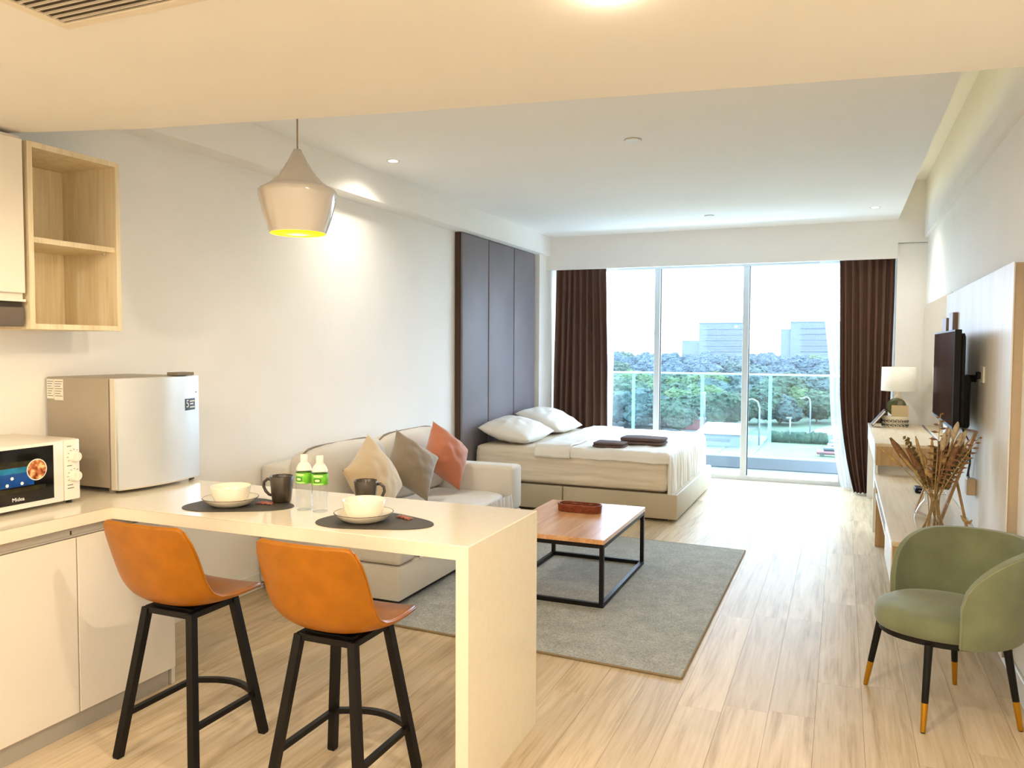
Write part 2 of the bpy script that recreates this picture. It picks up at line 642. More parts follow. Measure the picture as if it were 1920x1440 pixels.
M['tablet'] = mat('brown_book_cover', (78, 66, 60), 0.5)
M['card'] = mat('kraft_card', (196, 170, 124), 0.6)
M['beige_plug'] = mat('beige_plug_plastic', (206, 184, 148), 0.45)
M['lens'] = mat('grey_lens', (150, 150, 150), 0.3)

# ------------------------------------------------------------------ room shell
XL, XR, YB, YW = -3.40, 0.77, 9.60, -1.6      # left wall, right wall, glazing plane, wall behind the camera
ZC, ZK = 2.855, 2.40                          # main ceiling, dropped kitchen ceiling

fl = struct('floor', box(B(), XL - 0.2, XR + 0.2, YW - 0.2, 9.55, -0.15, -0.012), M['under'])
fl['label'] = 'light oak vinyl plank floor of the apartment'
PWd, PLen = 0.185, 1.26
pm = None
cols_ = int((XR - XL) / PWd) + 1
random.seed(11)
for i in range(cols_):
    x0 = XL + i * PWd
    wd = min(PWd, XR - x0)
    off = -random.random() * PLen
    y = YW + off
    while y < 9.55:
        y0, y1 = max(y, YW), min(y + PLen, 9.55)
        if y1 - y0 > 0.05 and wd > 0.02:
            full = abs(y1 - y0 - PLen) < 1e-6 and abs(wd - PWd) < 1e-6
            if full and pm:
                o = bpy.data.objects.new('plank', pm)
                COL.objects.link(o)
            else:
                b = box(B(), 0.0005, wd - 0.0005, 0.0005, y1 - y0 - 0.0005, -0.012, 0.0)
                o = obj('plank', b, M['floor'])
                if full:
                    pm = o.data
            o.parent = fl
            o.location = (x0, y0, 0)
        y += PLen

b = B()
box(b, XL - 0.2, XL, YW - 0.2, 9.75, 0, 3.4)
struct('trim_5', box(B(), XL, -3.285, 8.70, 9.75, 0, 3.4), M['wall'], 'shallow white pilaster beside the left curtain')
struct('wall_left', b, M['wall'], 'white painted wall along the kitchen, sofa and bed')
b = B()
box(b, XR, XR + 0.2, YW - 0.2, 9.75, 0, 3.4)
struct('wall_right', b, M['wall'], 'white painted wall behind the desk and wall panel')
struct('wall_front', box(B(), XL, XR, YW - 0.2, YW, 0, 3.4), M['wall'], 'wall behind the viewpoint')
b = B()
box(b, -3.285, XR, 9.56, 9.75, 2.53, 3.4)          # above the glazing
box(b, 0.05, XR, 9.56, 9.75, 0, 2.53)              # right of the glazing
box(b, -3.285, -3.15, 9.56, 9.75, 0, 2.53)         # left of the glazing
box(b, 0.50, XR, 9.00, 9.56, 0, 3.24)              # nib beside the curtain
struct('wall_back', b, M['wall'], 'wall around the sliding balcony door')
# main ceiling slab ends at x = 0.495, a recessed trough runs above the right wall
b = B()
box(b, XL, 0.495, 2.0, 8.95, ZC, ZC + 0.06)
box(b, XL, XR, 9.0, 9.56, 2.62, 2.70)              # curtain recess top
struct('ceiling', b, M['ceil'], 'flat white main ceiling')
struct('ceiling.001', box(B(), XL, XR, 2.0, 9.56, 3.24, 3.36), M['ceil'], 'raised white strip of ceiling over the right hand trough')
b = B()
prism(b, [(XL, YW), (XR, YW), (XR, 2.875), (0.486, 2.827), (0.320, 2.805), (-1.525, 2.532), (-2.545, 2.353), (-3.155, 2.187), (XL, 2.13)], ZK, 3.3)
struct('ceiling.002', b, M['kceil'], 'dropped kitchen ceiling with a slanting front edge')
struct('trim_1', box(B(), XL, -3.235, 2.2, 8.95, 2.632, 2.90), M['wall'], 'boxed beam along the top of the left wall')
struct('trim_2', box(B(), 0.735, XR, 2.6, 8.95, 2.665, 3.30), M['wall'], 'beam along the top of the right wall')
struct('trim_3', box(B(), -3.285, 0.50, 8.95, 9.0, 2.468, ZC + 0.05), M['wall'], 'valance box hiding the curtain rail')
struct('trim_4', box(B(), 0.50, XR, 8.95, 9.0, 2.625, 3.24), M['wall'], 'short beam end in the far right corner')
b = B()
box(b, 0.755, XR, YW, 4.26, 0, 0.11, 0.004, 1)
struct('baseboard_right', b, M['skirt'], 'white skirting board')
struct('baseboard_left', box(B(), XL, XL + 0.015, 3.0, 6.9, 0, 0.11, 0.004, 1), M['skirt'], 'white skirting board under the left wall')

# ------------------------------------------------------------------ glazing
win = thing('window_1', 'white framed sliding glass balcony door with three tall panes', 'sliding door', (-1.55, 9.6, 0))
win['kind'] = 'structure'
b = B()
box(b, -3.15, 0.05, 9.565, 9.66, -0.02, 0.05)
box(b, -3.15, 0.05, 9.565, 9.66, 2.50, 2.54)
box(b, -3.15, -3.09, 9.565, 9.66, 0.05, 2.50)
box(b, -0.012, 0.05, 9.565, 9.66, 0.05, 2.50)
obj('frame', b, M['frame'], win, world=True)
for xm in (-2.085, -1.045):
    b = B()
    box(b, xm - 0.034, xm + 0.034, 9.57, 9.645, 0.0, 2.52, 0.004, 1)
    obj('mullion', b, M['frame'], win, world=True)
    b = B()
    box(b, xm + 0.036, xm + 0.044, 9.60, 9.64, 0.05, 2.50)
    obj('gasket', b, M['darkplastic'], win, world=True)
for xa, xb in ((-3.09, -2.119), (-2.051, -1.079), (-1.011, -0.012)):
    b = B()
    f = [b.verts.new(p) for p in ((xa, 9.615, 0.05), (xb, 9.615, 0.05), (xb, 9.615, 2.50), (xa, 9.615, 2.50))]
    b.faces.new(f)
    obj('glass_pane', b, M['glass'], win, world=True)

bal = thing('balcony', 'pale concrete balcony with a clear glass balustrade outside the door', 'balcony', (-1.4, 10.2, -0.03))
bal['kind'] = 'structure'
b = B()
box(b, -4.2, 1.2, 9.66, 10.95, -0.3, -0.03)
obj('slab', b, M['concrete'], bal, world=True)
b = B()
box(b, -4.2, 1.2, 10.68, 10.82, -0.03, 0.13, 0.01, 1)
obj('upstand', b, M['concrete'], bal, world=True)
xs = [-4.1, -3.15, -2.19, -1.22, -0.26, 0.7, 1.15]
for xa, xb in zip(xs[:-1], xs[1:]):
    b = B()
    f = [b.verts.new(p) for p in ((xa + 0.008, 10.75, 0.13), (xb - 0.008, 10.75, 0.13), (xb - 0.008, 10.75, 1.19), (xa + 0.008, 10.75, 1.19))]
    b.faces.new(f)
    obj('glass_panel', b, M['balc_glass'], bal, world=True)
b = B()
box(b, -4.2, 1.2, 10.735, 10.765, 1.192, 1.216, 0.006, 1)
obj('handrail', b, M['steel'], bal, world=True)
for xp in (-2.66, -1.72, -0.85):
    b = B()
    box(b, xp - 0.022, xp + 0.022, 10.762, 10.774, 0.13, 1.185)
    obj('post', b, M['fin_glass'], bal, world=True)

# ------------------------------------------------------------------ curtains


def curtain(name, label, cat, top, mid, bot, y, folds, amp, m, z0, z1, seed, kind_amp_top=0.55, group=None):
    """top / mid / bot: (x left, x right) at the rail, half way and hem; pleats run down it"""
    rr = random.Random(seed)
    ph = [rr.uniform(0, 6.28) for _ in range(6)]
    bm = B()

    def fn(u, v):
        z = z1 + (z0 - z1) * v
        if v < 0.5:
            t = v / 0.5
            a, c = top[0] + (mid[0] - top[0]) * t, top[1] + (mid[1] - top[1]) * t
        else:
            t = (v - 0.5) / 0.5
            t2 = t * t
            a, c = mid[0] + (bot[0] - mid[0]) * t2, mid[1] + (bot[1] - mid[1]) * t2
        uu = u + 0.02 * math.sin(5 * u + ph[0] + 2.0 * v) + 0.006 * math.sin(17 * u + ph[1] + 3 * v)
        x = a + (c - a) * min(1, max(0, uu))
        w_ = kind_amp_top + (1 - kind_amp_top) * min(1, v * 1.6)
        fl_ = math.sin(2 * PI * folds * u + ph[2] + 0.5 * math.sin(3 * v + ph[3])) + 0.45 * math.sin(2 * PI * folds * 0.53 * u + ph[4] + 1.3 * v) * v + 0.25 * math.sin(2 * PI * folds * 2.1 * u + ph[5]) * (1 - v)
        return (x, y + amp * w_ * fl_, z)

    grid(bm, fn, int(folds * 14), 26)
    o = obj(name, bm, m, smooth=True)
    tag(o, label, cat, group)
    return o


curtain('curtain', 'dark brown blackout curtain hanging left of the balcony door, beside the bed', 'curtain', (-3.25, -2.60), (-3.27, -2.57), (-3.27, -2.56), 9.14, 8.5, 0.040, M['curtain'], 0.02, 2.56, 3)
curtain('curtain', 'dark brown blackout curtain right of the balcony door, gathered behind the desk', 'curtain', (-0.045, 0.49), (-0.015, 0.49), (0.15, 0.40), 9.13, 7.5, 0.042, M['curtain'], 0.015, 2.56, 5)
curtain('sheer_curtain', 'narrow white sheer curtain beside the left brown curtain', 'curtain', (-2.95, -2.52), (-2.95, -2.57), (-2.95, -2.60), 9.36, 9, 0.022, M['sheer'], 0.02, 2.56, 8)
curtain('sheer_curtain', 'white sheer curtain at the right door frame, swept towards the brown curtain', 'curtain', (-0.26, 0.30), (-0.12, 0.32), (0.02, 0.32), 9.38, 10, 0.022, M['sheer'], 0.02, 2.56, 9)

# ------------------------------------------------------------------ outdoors
GZ = -14.0


def ground_mat():
    n = N('park_ground')
    v = coords(n)
    t = n.n('ShaderNodeTexNoise')
    t.inputs['Scale'].default_value = 0.08
    n.l(v, t.inputs['Vector'])
    n.l(ramp(n, t.outputs['Fac'], [(0.35, lin((44, 58, 46))), (0.65, lin((62, 78, 56)))]), n.b.inputs['Base Color'])
    n.b.inputs['Roughness'].default_value = 1
    return n.m


def leaf_mat(name, a, b_, c):
    n = N(name)
    v = coords(n)
    t = n.n('ShaderNodeTexNoise')
    t.inputs['Scale'].default_value = 1.3
    t.inputs['Detail'].default_value = 6
    t.inputs['Roughness'].default_value = 0.75
    n.l(v, t.inputs['Vector'])
    n.l(ramp(n, t.outputs['Fac'], [(0.35, lin(a)), (0.5, lin(b_)), (0.66, lin(c))]), n.b.inputs['Base Color'])
    n.b.inputs['Roughness'].default_value = 0.8
    n.b.inputs['Specular IOR Level'].default_value = 0.2
    bp = n.n('ShaderNodeBump')
    bp.inputs['Strength'].default_value = 1.0
    bp.inputs['Distance'].default_value = 0.6
    n.l(t.outputs['Fac'], bp.inputs['Height'])
    n.l(bp.outputs['Normal'], n.b.inputs['Normal'])
    return n.m


M['ground'] = ground_mat()
M['asphalt'] = mat('pale_asphalt', (72, 80, 84), 0.9, var=0.08, vscale=0.3)
M['pave'] = mat('pinkish_footpath', (84, 80, 82), 0.9, var=0.08, vscale=0.5)
M['lawn'] = mat('bright_lawn', (70, 92, 54), 1.0, var=0.15, vscale=0.2)
M['redbox'] = mat('red_container_paint', (104, 42, 46), 0.6)
M['shedwall'] = mat('pale_shed_wall', (84, 94, 98), 0.7)
M['shedroof'] = mat('pale_shed_roof', (92, 102, 106), 0.5)
M['hr_wall'] = mat('hazed_tower_wall', (66, 80, 94), 0.8, var=0.04, vscale=0.05)  # the blue of the distance haze is put into the wall colour
M['hr_win'] = mat('tower_window', (42, 58, 84), 0.3, var=0.15, vscale=0.2)
M['carpaint'] = mat('pale_car_paint', (88, 96, 100), 0.3)
M['carglass'] = mat('car_glass', (40, 50, 58), 0.2)
M['carred'] = mat('red_car_paint', (92, 52, 58), 0.3)
M['pole'] = mat('lamp_post_paint', (96, 106, 110), 0.5)
M['trunk'] = mat('tree_bark', (70, 62, 54), 0.9, var=0.2, vscale=3)
LEAVES = [leaf_mat('leaf_green', (34, 52, 44), (50, 70, 58), (66, 88, 66)), leaf_mat('leaf_blue_green', (38, 56, 56), (52, 72, 72), (66, 88, 84)), leaf_mat('leaf_yellow_green', (44, 62, 44), (62, 84, 56), (80, 102, 64)), leaf_mat('leaf_far_haze', (48, 66, 76), (56, 76, 86), (66, 86, 94))]  # the last one has distance haze mixed into its leaf colour

o = struct('ground', box(B(), -500, 320, 30, 900, GZ - 1, GZ), M['ground'])
o['label'] = 'park ground far below the balcony'
# wooded rise behind
bm = B()


def rise(u, v):
    x, y = -330 + 620 * u, 165 + 300 * v
    h = 6.0 * (1 - math.cos(min(1, v * 1.4) * PI)) / 2
    return (x, y, GZ - 0.05 + h + 0.8 * noise.noise(Vector((x * 0.03, y * 0.03, 0))))


grid(bm, rise, 40, 20)
o = struct('hill', bm, M['ground'], smooth=True)
o['label'] = 'low wooded rise behind the car park'
for nm, pts, z, m, lb in (
        ('lawn', [(-11.8, 113), (3, 113), (2, 133.5), (-10.9, 136)], GZ + 0.06, M['lawn'], 'bright green lawn beside the road'),
        ('road', [(-17.5, 100), (-11.6, 100), (-11.5, 146), (-15.0, 146)], GZ + 0.05, M['asphalt'], 'grey access road'),
        ('car_park', [(-60, 100), (-17.5, 100), (-15.0, 160), (-60, 165)], GZ + 0.04, M['asphalt'], 'grey car park'),
        ('footpath', [(-8.5, 141), (-5.0, 139), (6, 180), (0, 182)], GZ + 0.07, M['pave'], 'pale footpath leading between the trees')):
    o = struct(nm, prism(B(), pts, z - 0.04, z), m)
    o['label'] = lb


def crown_mesh(seed, rx, rz, blobs, m):
    """crown: overlapping noise-displaced lobes roughened with many small leaf clumps"""
    rr = random.Random(seed)
    bm = B()
    lobes = []
    for k in range(blobs):
        a, e = rr.uniform(0, 2 * PI), rr.uniform(-0.5, 1.0)
        rad = rr.uniform(0.15, 0.72)
        c = Vector((math.cos(a) * rad * rx, math.sin(a) * rad * rx, rz * (0.36 + 0.46 * e * (1.15 - rad))))
        s = rr.uniform(0.26, 0.42) * rx
        lobes.append((c, s))
        res = bmesh.ops.create_icosphere(bm, subdivisions=3, radius=1.0)
        for v in res['verts']:
            d = v.co.normalized()
            q = 1 + 0.30 * noise.noise(d * 2.2 + Vector((k * 7.1, seed, 0))) + 0.22 * noise.noise(d * 6.5 + Vector((seed, k * 3.3, 0))) + 0.14 * noise.noise(d * 15 + Vector((seed * 2, 0, k)))
            v.co = c + Vector((d.x * s * q, d.y * s * q, d.z * s * 0.85 * q))
    for k in range(420):
        c, s = lobes[k % len(lobes)]
        a, zz = rr.uniform(0, 2 * PI), rr.uniform(-0.5, 1)
        h = math.sqrt(1 - zz * zz)
        p = c + Vector((math.cos(a) * h * s, math.sin(a) * h * s, zz * s * 0.85)) * rr.uniform(0.92, 1.16)
        r = rr.uniform(0.05, 0.11) * rx
        res = bmesh.ops.create_icosphere(bm, subdivisions=1, radius=1.0)
        for v in res['verts']:
            v.co = p + Vector((v.co.x * r * rr.uniform(0.6, 1.3), v.co.y * r * rr.uniform(0.6, 1.3), v.co.z * r * rr.uniform(0.4, 0.9)))
    me = bpy.data.meshes.new('crown')
    bmesh.ops.recalc_face_normals(bm, faces=bm.faces)
    bm.to_mesh(me)
    bm.free()
    me.materials.append(m)
    return me


def trunk_mesh():
    bm = B()
    tube(bm, [(0, 0, 0), (0.1, 0, 2.0), (0, 0.1, 4.5)], [0.32, 0.25, 0.15], 8)
    me = bpy.data.meshes.new('trunk')
    bm.to_mesh(me)
    bm.free()
    me.materials.append(M['trunk'])
    return me


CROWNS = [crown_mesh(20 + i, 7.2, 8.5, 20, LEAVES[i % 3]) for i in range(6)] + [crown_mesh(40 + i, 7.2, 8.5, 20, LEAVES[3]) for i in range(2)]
TRUNK = trunk_mesh()
# far wall of the view first: the wood on the rise with haze tinted into its leaves, then nearer, greener rows; x at a distance is read from the opening
rr = random.Random(5)
rows = [(150, 4.5, 0.76, 9, 0), (168, 4.5, 0.79, 10, 0), (190, 5.5, 0.85, 10, 0), (222, 6.5, 0.86, 11, 0), (268, 7, 0.84, 13, 1), (320, 7, 0.76, 14, 1), (390, 7, 0.76, 17, 1)]


def ground_z(y):
    v = (y - 165) / 300
    return GZ if v <= 0 else GZ + 6.0 * (1 - math.cos(min(1, v * 1.4) * PI)) / 2


tree_i = 0
for ri, (dist, step, sc_, cnt, far) in enumerate(rows):
    xa, xb = -0.30 * dist, 0.012 * dist
    if ri >= 2:
        xb, cnt = 0.10 * dist, cnt + 4
    nth = 0
    for k in range(cnt):
        x = xa + (xb - xa) * (k + 0.5) / cnt + rr.uniform(-1, 1) * step * 0.3
        y = dist + rr.uniform(-6, 6)
        if ri == 0 and -12 < x < 8:
            continue
        if ri == 0 and x > -19:
            continue
        if ri == 1 and x > -6.0:
            x += 1.0
            if x > -1.5:
                continue
        s = sc_ * rr.uniform(0.82, 1.12)
        nth += 1
        ORD = ('first', 'second', 'third', 'fourth', 'fifth', 'sixth', 'seventh', 'eighth', 'ninth', 'tenth', 'eleventh', 'twelfth', 'thirteenth', 'fourteenth', 'fifteenth', 'sixteenth', 'seventeenth', 'eighteenth', 'nineteenth', 'twentieth', 'twenty-first')
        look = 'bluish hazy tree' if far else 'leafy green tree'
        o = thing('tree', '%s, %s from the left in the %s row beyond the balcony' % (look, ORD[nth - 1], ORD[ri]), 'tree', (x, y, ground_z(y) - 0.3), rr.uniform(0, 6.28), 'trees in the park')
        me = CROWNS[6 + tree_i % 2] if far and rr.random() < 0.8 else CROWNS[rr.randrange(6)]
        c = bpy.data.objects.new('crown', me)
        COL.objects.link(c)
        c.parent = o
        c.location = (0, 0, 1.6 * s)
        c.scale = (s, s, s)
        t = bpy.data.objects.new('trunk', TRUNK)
        COL.objects.link(t)
        t.parent = o
        t.scale = (s, s, s)
        tree_i += 1
# hedge along the lawn
bm = B()
for k in range(16):
    res = bmesh.ops.create_icosphere(bm, subdivisions=2, radius=1.0)
    for v in res['verts']:
        d = v.co.normalized()
        q = 1 + 0.4 * noise.noise(d * 3 + Vector((k * 5.3, 0, 0)))
        v.co = Vector((-10.6 + k * 0.55, 137.5, GZ + 0.8)) + Vector((d.x * 0.6 * q, d.y * 0.9 * q, d.z * 1.1 * q))
o = obj('hedge', bm, LEAVES[0], smooth=True)
tag(o, 'low clipped green hedge behind the lawn', 'hedge')

# thin air haze over the park
hz = N('air_haze')
hz.t.nodes.remove(hz.b)
vs_ = hz.n('ShaderNodeVolumeScatter')
vs_.inputs['Color'].default_value = (0.80, 0.93, 1.0, 1)
vs_.inputs['Density'].default_value = 0.00012
hz.l(vs_.outputs[0], hz.out.inputs['Volume'])
o = obj('haze', box(B(), -400, 200, 90, 480, GZ + 0.2, 80), hz.m)
o['kind'] = 'stuff'
tag(o, 'thin pale haze in the air over the park', 'haze')

# tower blocks
def tower(label, x0, x1, y, zt, zb, low=None, cols=14, flrs=5):
    t = thing('apartment_tower', label, 'building', ((x0 + x1) / 2, y, zb))
    obj('wall', box(B(), x0, x1, y, y + 14, zb, zt), M['hr_wall'], t, world=True)
    if low:
        obj('wing', box(B(), low[0], x0, y + 1, y + 12, zb, low[1]), M['hr_wall'], t, world=True)
    obj('roof', box(B(), x0 - 0.3, x1 + 0.3, y - 0.3, y + 14.3, zt, zt + 0.5), M['hr_wall'], t, world=True)
    fh = 2.75
    wx0, wx1 = x0 + (x1 - x0) * 0.17, x1 - (x1 - x0) * 0.06
    cw = (wx1 - wx0) / cols
    wm = None
    for f_ in range(flrs):
        zc = zt - 1.6 - f_ * fh
        for k in range(cols):
            if wm is None:
                w_ = obj('window', box(B(), -cw * 0.36, cw * 0.36, -0.15, 0.3, -0.62, 0.62), M['hr_win'], t)
                wm = w_.data
            else:
                w_ = bpy.data.objects.new('window', wm)
                COL.objects.link(w_)
                w_.parent = t
            w_.location = Vector((wx0 + (k + 0.5) * cw, y, zc)) - t.location
        bl = obj('balcony_band', box(B(), wx0 - 0.5, wx1 + 0.5, y - 0.5, y, zc - 1.25, zc - 1.0), M['hr_wall'], t, world=True)
    return t


tower('hazy pale blue tower block rising above the trees left of the middle mullion', -66, -44.0, 400, 13.6, -6, (-74.5, 5.2))
tower('hazy pale blue tower block half behind the right sheer curtain', -23.0, 6.0, 402, 13.9, -6, (-27.5, 10.8), 16, 5)

t = thing('red_container', 'small red container with a white roof parked by the shed', 'container', (-25.6, 152, GZ))
obj('body', box(B(), -27.9, -23.4, 150, 154, GZ, GZ + 2.1, 0.15), M['redbox'], t, world=True)
obj('roof', box(B(), -28.1, -23.2, 149.8, 154.2, GZ + 2.1, GZ + 2.5, 0.1), M['shedroof'], t, world=True)
t = thing('shed', 'white low shed with a shallow pitched roof beyond the balcony', 'building', (-18.5, 132, GZ))
obj('wall', box(B(), -20.9, -14.4, 127, 137, GZ, GZ + 2.0), M['shedwall'], t, world=True)
b = B()
vs = [b.verts.new(p) for p in ((-21.4, 126.6, GZ + 2.0), (-14.0, 126.6, GZ + 2.0), (-14.6, 132, GZ + 3.4), (-20.2, 132, GZ + 3.4), (-21.4, 137.4, GZ + 2.0), (-14.0, 137.4, GZ + 2.0))]
for f in ((0, 1, 2, 3), (3, 2, 5, 4), (0, 3, 4), (1, 5, 2), (0, 4, 5, 1)):
    b.faces.new([vs[i] for i in f])
obj('roof', b, M['shedroof'], t, world=True)
obj('stripe', box(B(), -19.8, -16.0, 126.9, 127.0, GZ + 0.9, GZ + 1.3), M['asphalt'], t, world=True)


def car(label, x, y, rz, m, group=None):
    t = thing('car', label, 'car', (x, y, GZ + 0.08), rz, group)
    b = B()
    box(b, -2.1, 2.1, -0.85, 0.85, 0.3, 0.85, 0.2, 2)
    obj('body', b, m, t, smooth=True, autos=40)
    b = B()
    box(b, -1.2, 1.1, -0.75, 0.75, 0.8, 1.4, 0.25, 2)
    obj('cabin', b, M['carglass'], t, smooth=True, autos=40)
    for sx in (-1.3, 1.3):
        for sy in (-0.8, 0.8):
            b = B()
            tube(b, [(sx, sy - 0.1, 0.32), (sx, sy + 0.1, 0.32)], 0.32, 12)
            obj('wheel', b, M['darkplastic'], t)
    return t


car('pale silver car parked behind the hedge end of the lawn', -4.2, 140.4, 0.1, M['carpaint'])
car('dull red car at the bottom right of the lawn, near the sheer curtain', -1.0, 121.5, 0.0, M['carred'])
for k in range(7):
    car('white car parked in the receding row at the right, %s from the lawn' % ('first', 'second', 'third', 'fourth', 'fifth', 'sixth', 'seventh')[k], 0.3 + k * 0.35, 130.5 + k * 5.2, 0.0, M['carpaint'], 'cars parked in a row')


def post(label, x, y, h, arm=0.0):
    t = thing('street_lamp', label, 'street lamp', (x, y, GZ))
    b = B()
    if arm:
        tube(b, [(0, 0, 0), (0, 0, h * 0.8), (-arm * 0.15, 0, h * 0.95), (-arm * 0.5, 0, h), (-arm, 0, h * 0.97)], 0.13, 8)
    else:
        tube(b, [(0, 0, 0), (0, 0, h)], 0.12, 8)
    obj('pole', b, M['pole'], t, smooth=True)
    b = B()
    box(b, -arm - 0.6, -arm + 0.25, -0.15, 0.15, h * 0.95, h * 0.95 + 0.22, 0.05)
    obj('lamp_head', b, M['pole'], t)
    return t


post('slim lamp post in front of the trees behind the left pane', -39.2, 140, 7.0)
post('lamp post beside the red container', -23.0, 147, 7.5)
post('curved lamp post beside the road right of the middle mullion', -11.9, 131, 7.4, 2.2)
post('slim lamp post at the edge of the lawn near the hedge', -7.6, 137, 4.2)
post('lamp post with a short arm by the footpath', -4.9, 148, 7.0, 1.2)

# ------------------------------------------------------------------ kitchen
ZT = 0.887
t = thing('worktop', 'white quartz kitchen worktop turning into the breakfast bar with a waterfall end', 'counter', (-2.2, 2.65, 0))
b = B()
prism(b, [(XL + 0.002, 0.6), (-2.748, 0.6), (-2.748, 2.338), (-1.128, 2.338), (-1.128, 2.977), (XL + 0.002, 2.977)], ZT - 0.05, ZT)
bmesh.ops.bevel(b, geom=[e for e in b.edges if min(v.co.z for v in e.verts) > ZT - 0.01], offset=0.003, segments=1, affect='EDGES')
obj('top_slab', b, M['counter'], t, world=True)
b = B()
box(b, -1.175, -1.128, 2.338, 2.977, 0.0, ZT - 0.05)
obj('end_panel', b, M['counter'], t, world=True)


def cabinet(label, y0, y1):
    t = thing('base_cabinet', label, 'cabinet', (-3.08, (y0 + y1) / 2, 0.085), group='white base cabinets')
    b = B()
    box(b, XL, -2.79, y0 + 0.001, y1 - 0.001, 0.085, 0.79)
    obj('body', b, M['cab'], t, world=True)
    b = B()
    box(b, -2.788, -2.77, y0 + 0.002, y1 - 0.002, 0.087, 0.79, 0.0015, 1)
    obj('door', b, M['cab'], t, world=True)
    return t


cabinet('flat white base cabinet left of the door gap, cut by the photo edge', 1.60, 2.188)
cabinet('flat white base cabinet behind the left stool, at the end of the run', 2.19, 2.68)
cabinet('flat white base cabinet farthest towards the viewpoint, outside the photo', 0.9, 1.598)
t = thing('handle_rail', 'brushed metal finger-pull channel under the worktop', 'rail', (-2.79, 1.8, 0.79))
b = B()
box(b, -3.0, -2.786, 0.9, 2.68, 0.793, 0.826)
obj('channel_back', b, M['alu'], t, world=True)
b = B()
box(b, -2.786, -2.774, 0.9, 2.68, 0.793, 0.800, 0.002, 1)
obj('lower_lip', b, M['alu'], t, world=True)
b = B()
box(b, -2.786, -2.783, 2.172, 2.177, 0.802, 0.818)
obj('clip', b, M['darkplastic'], t, world=True)
o = obj('plinth', box(B(), -3.2, -2.802, 0.9, 2.665, 0.0, 0.083), M['plinth'])
tag(o, 'grey recessed plinth under the white base cabinets', 'plinth')
o = obj('end_panel', box(B(), XL, -2.80, 2.683, 2.702, 0.0, 0.836), M['cab'])
tag(o, 'white end panel closing the base cabinet run', 'panel')

# upper cabinet, hood and open shelf
t = thing('wall_cabinet', 'white wall cabinet door at the left edge, above the hood', 'cabinet', (-3.2, 1.9, 1.72))
obj('body', box(B(), XL, -3.07, 1.45, 2.205, 1.725, 2.385), M['cab'], t, world=True)
obj('door', box(B(), -3.068, -3.05, 1.45, 2.203, 1.757, 2.372, 0.0015, 1), M['cab'], t, world=True)
obj('bottom_rail', box(B(), -3.10, -3.052, 1.45, 2.205, 1.722, 1.732), M['cab'], t, world=True)
t = thing('range_hood', 'dark grey slim cooker hood under the wall cabinet', 'hood', (-3.2, 1.9, 1.62))
b = B()
box(b, XL, -3.062, 1.45, 2.205, 1.622, 1.700, 0.003, 1)
obj('body', b, M['hood'], t, world=True)
obj('slot', box(B(), -3.2, -3.075, 2.06, 2.205, 1.700, 1.721), M['shadow_gap'], t, world=True)
t = thing('open_shelf', 'light oak open wall shelf unit with two compartments above the fridge', 'shelf', (-3.22, 2.44, 1.613))
X0, X1, Y0, Y1, Z0, Z1 = XL, -3.05, 2.222, 2.664, 1.613, 2.372
obj('side_panel', box(B(), X0, X1, Y0, Y0 + 0.022, Z0, Z1), M['oak'], t, world=True)
obj('side_panel', box(B(), X0, X1, Y1 - 0.022, Y1, Z0, Z1), M['oak'], t, world=True)
obj('top_panel', box(B(), X0, X1, Y0 + 0.022, Y1 - 0.022, Z1 - 0.022, Z1), M['oak'], t, world=True)
obj('bottom_panel', box(B(), X0, X1, Y0 + 0.022, Y1 - 0.022, Z0, Z0 + 0.022), M['oak'], t, world=True)
obj('back_panel', box(B(), X0, X0 + 0.01, Y0 + 0.022, Y1 - 0.022, Z0 + 0.022, Z1 - 0.022), M['oak'], t, world=True)
obj('shelf_board', box(B(), X0 + 0.01, X1 - 0.012, Y0 + 0.022, Y1 - 0.022, 1.968, 1.99), M['oak'], t, world=True)
for px, py in ((-3.30, Y0 + 0.03), (-3.12, Y1 - 0.03)):
    b = B()
    lathe(b, [(0, 0), (0.006, 0), (0.006, 0.01), (0, 0.01)], 10, (px, py, 1.958))
    obj('shelf_peg', b, M['alu'], t, world=True)

# fridge
t = thing('mini_fridge', 'small silver fridge with a bowed door standing on the worktop corner', 'fridge', (-3.14, 2.77, ZT))
FY0, FY1 = 2.535, 3.0
b = B()
box(b, -3.385, -2.995, FY0, FY1, ZT + 0.024, 1.402, 0.006, 2)
obj('body', b, M['fridge'], t, smooth=True, autos=40, world=True)
arc = [(-2.985 + 0.045 + 0.042 * (1 - (2 * k / 14 - 1) ** 2), FY0 + 0.002 + (FY1 - FY0 + 0.012) * k / 14) for k in range(15)]
b = B()
prism(b, [(-2.985, FY1 + 0.014), (-2.985, FY0 + 0.002)] + arc, ZT + 0.022, 1.400)
d = obj('door', b, M['fridge_door'], t, smooth=True, autos=30, world=True)
b = B()
box(b, -2.992, -2.986, FY0 + 0.01, FY1, ZT + 0.03, 1.395)
obj('door_gasket', b, M['greyplastic'], t, world=True)
b = B()
prism(b, [(-2.984, FY0 + 0.0005), (-2.955, FY0 + 0.0005), (-2.938, FY0 + 0.012), (-2.943, FY0 + 0.016), (-2.984, FY0 + 0.010)], ZT + 0.022, 1.398)
obj('edge_trim', b, M['fridge_trim'], d, world=True)
b = B()
prism(b, [(x + 0.001, y) for x, y in arc] + [(-2.985, FY1 + 0.014), (-2.985, FY0 + 0.002)], ZT + 0.017, ZT + 0.023)
obj('bottom_trim', b, M['fridge_trim'], d, world=True)
b = B()
box(b, -3.03, -2.952, 2.90, 3.0, 1.403, 1.418, 0.003, 1)
obj('hinge_cover', b, M['greyplastic'], t, world=True)
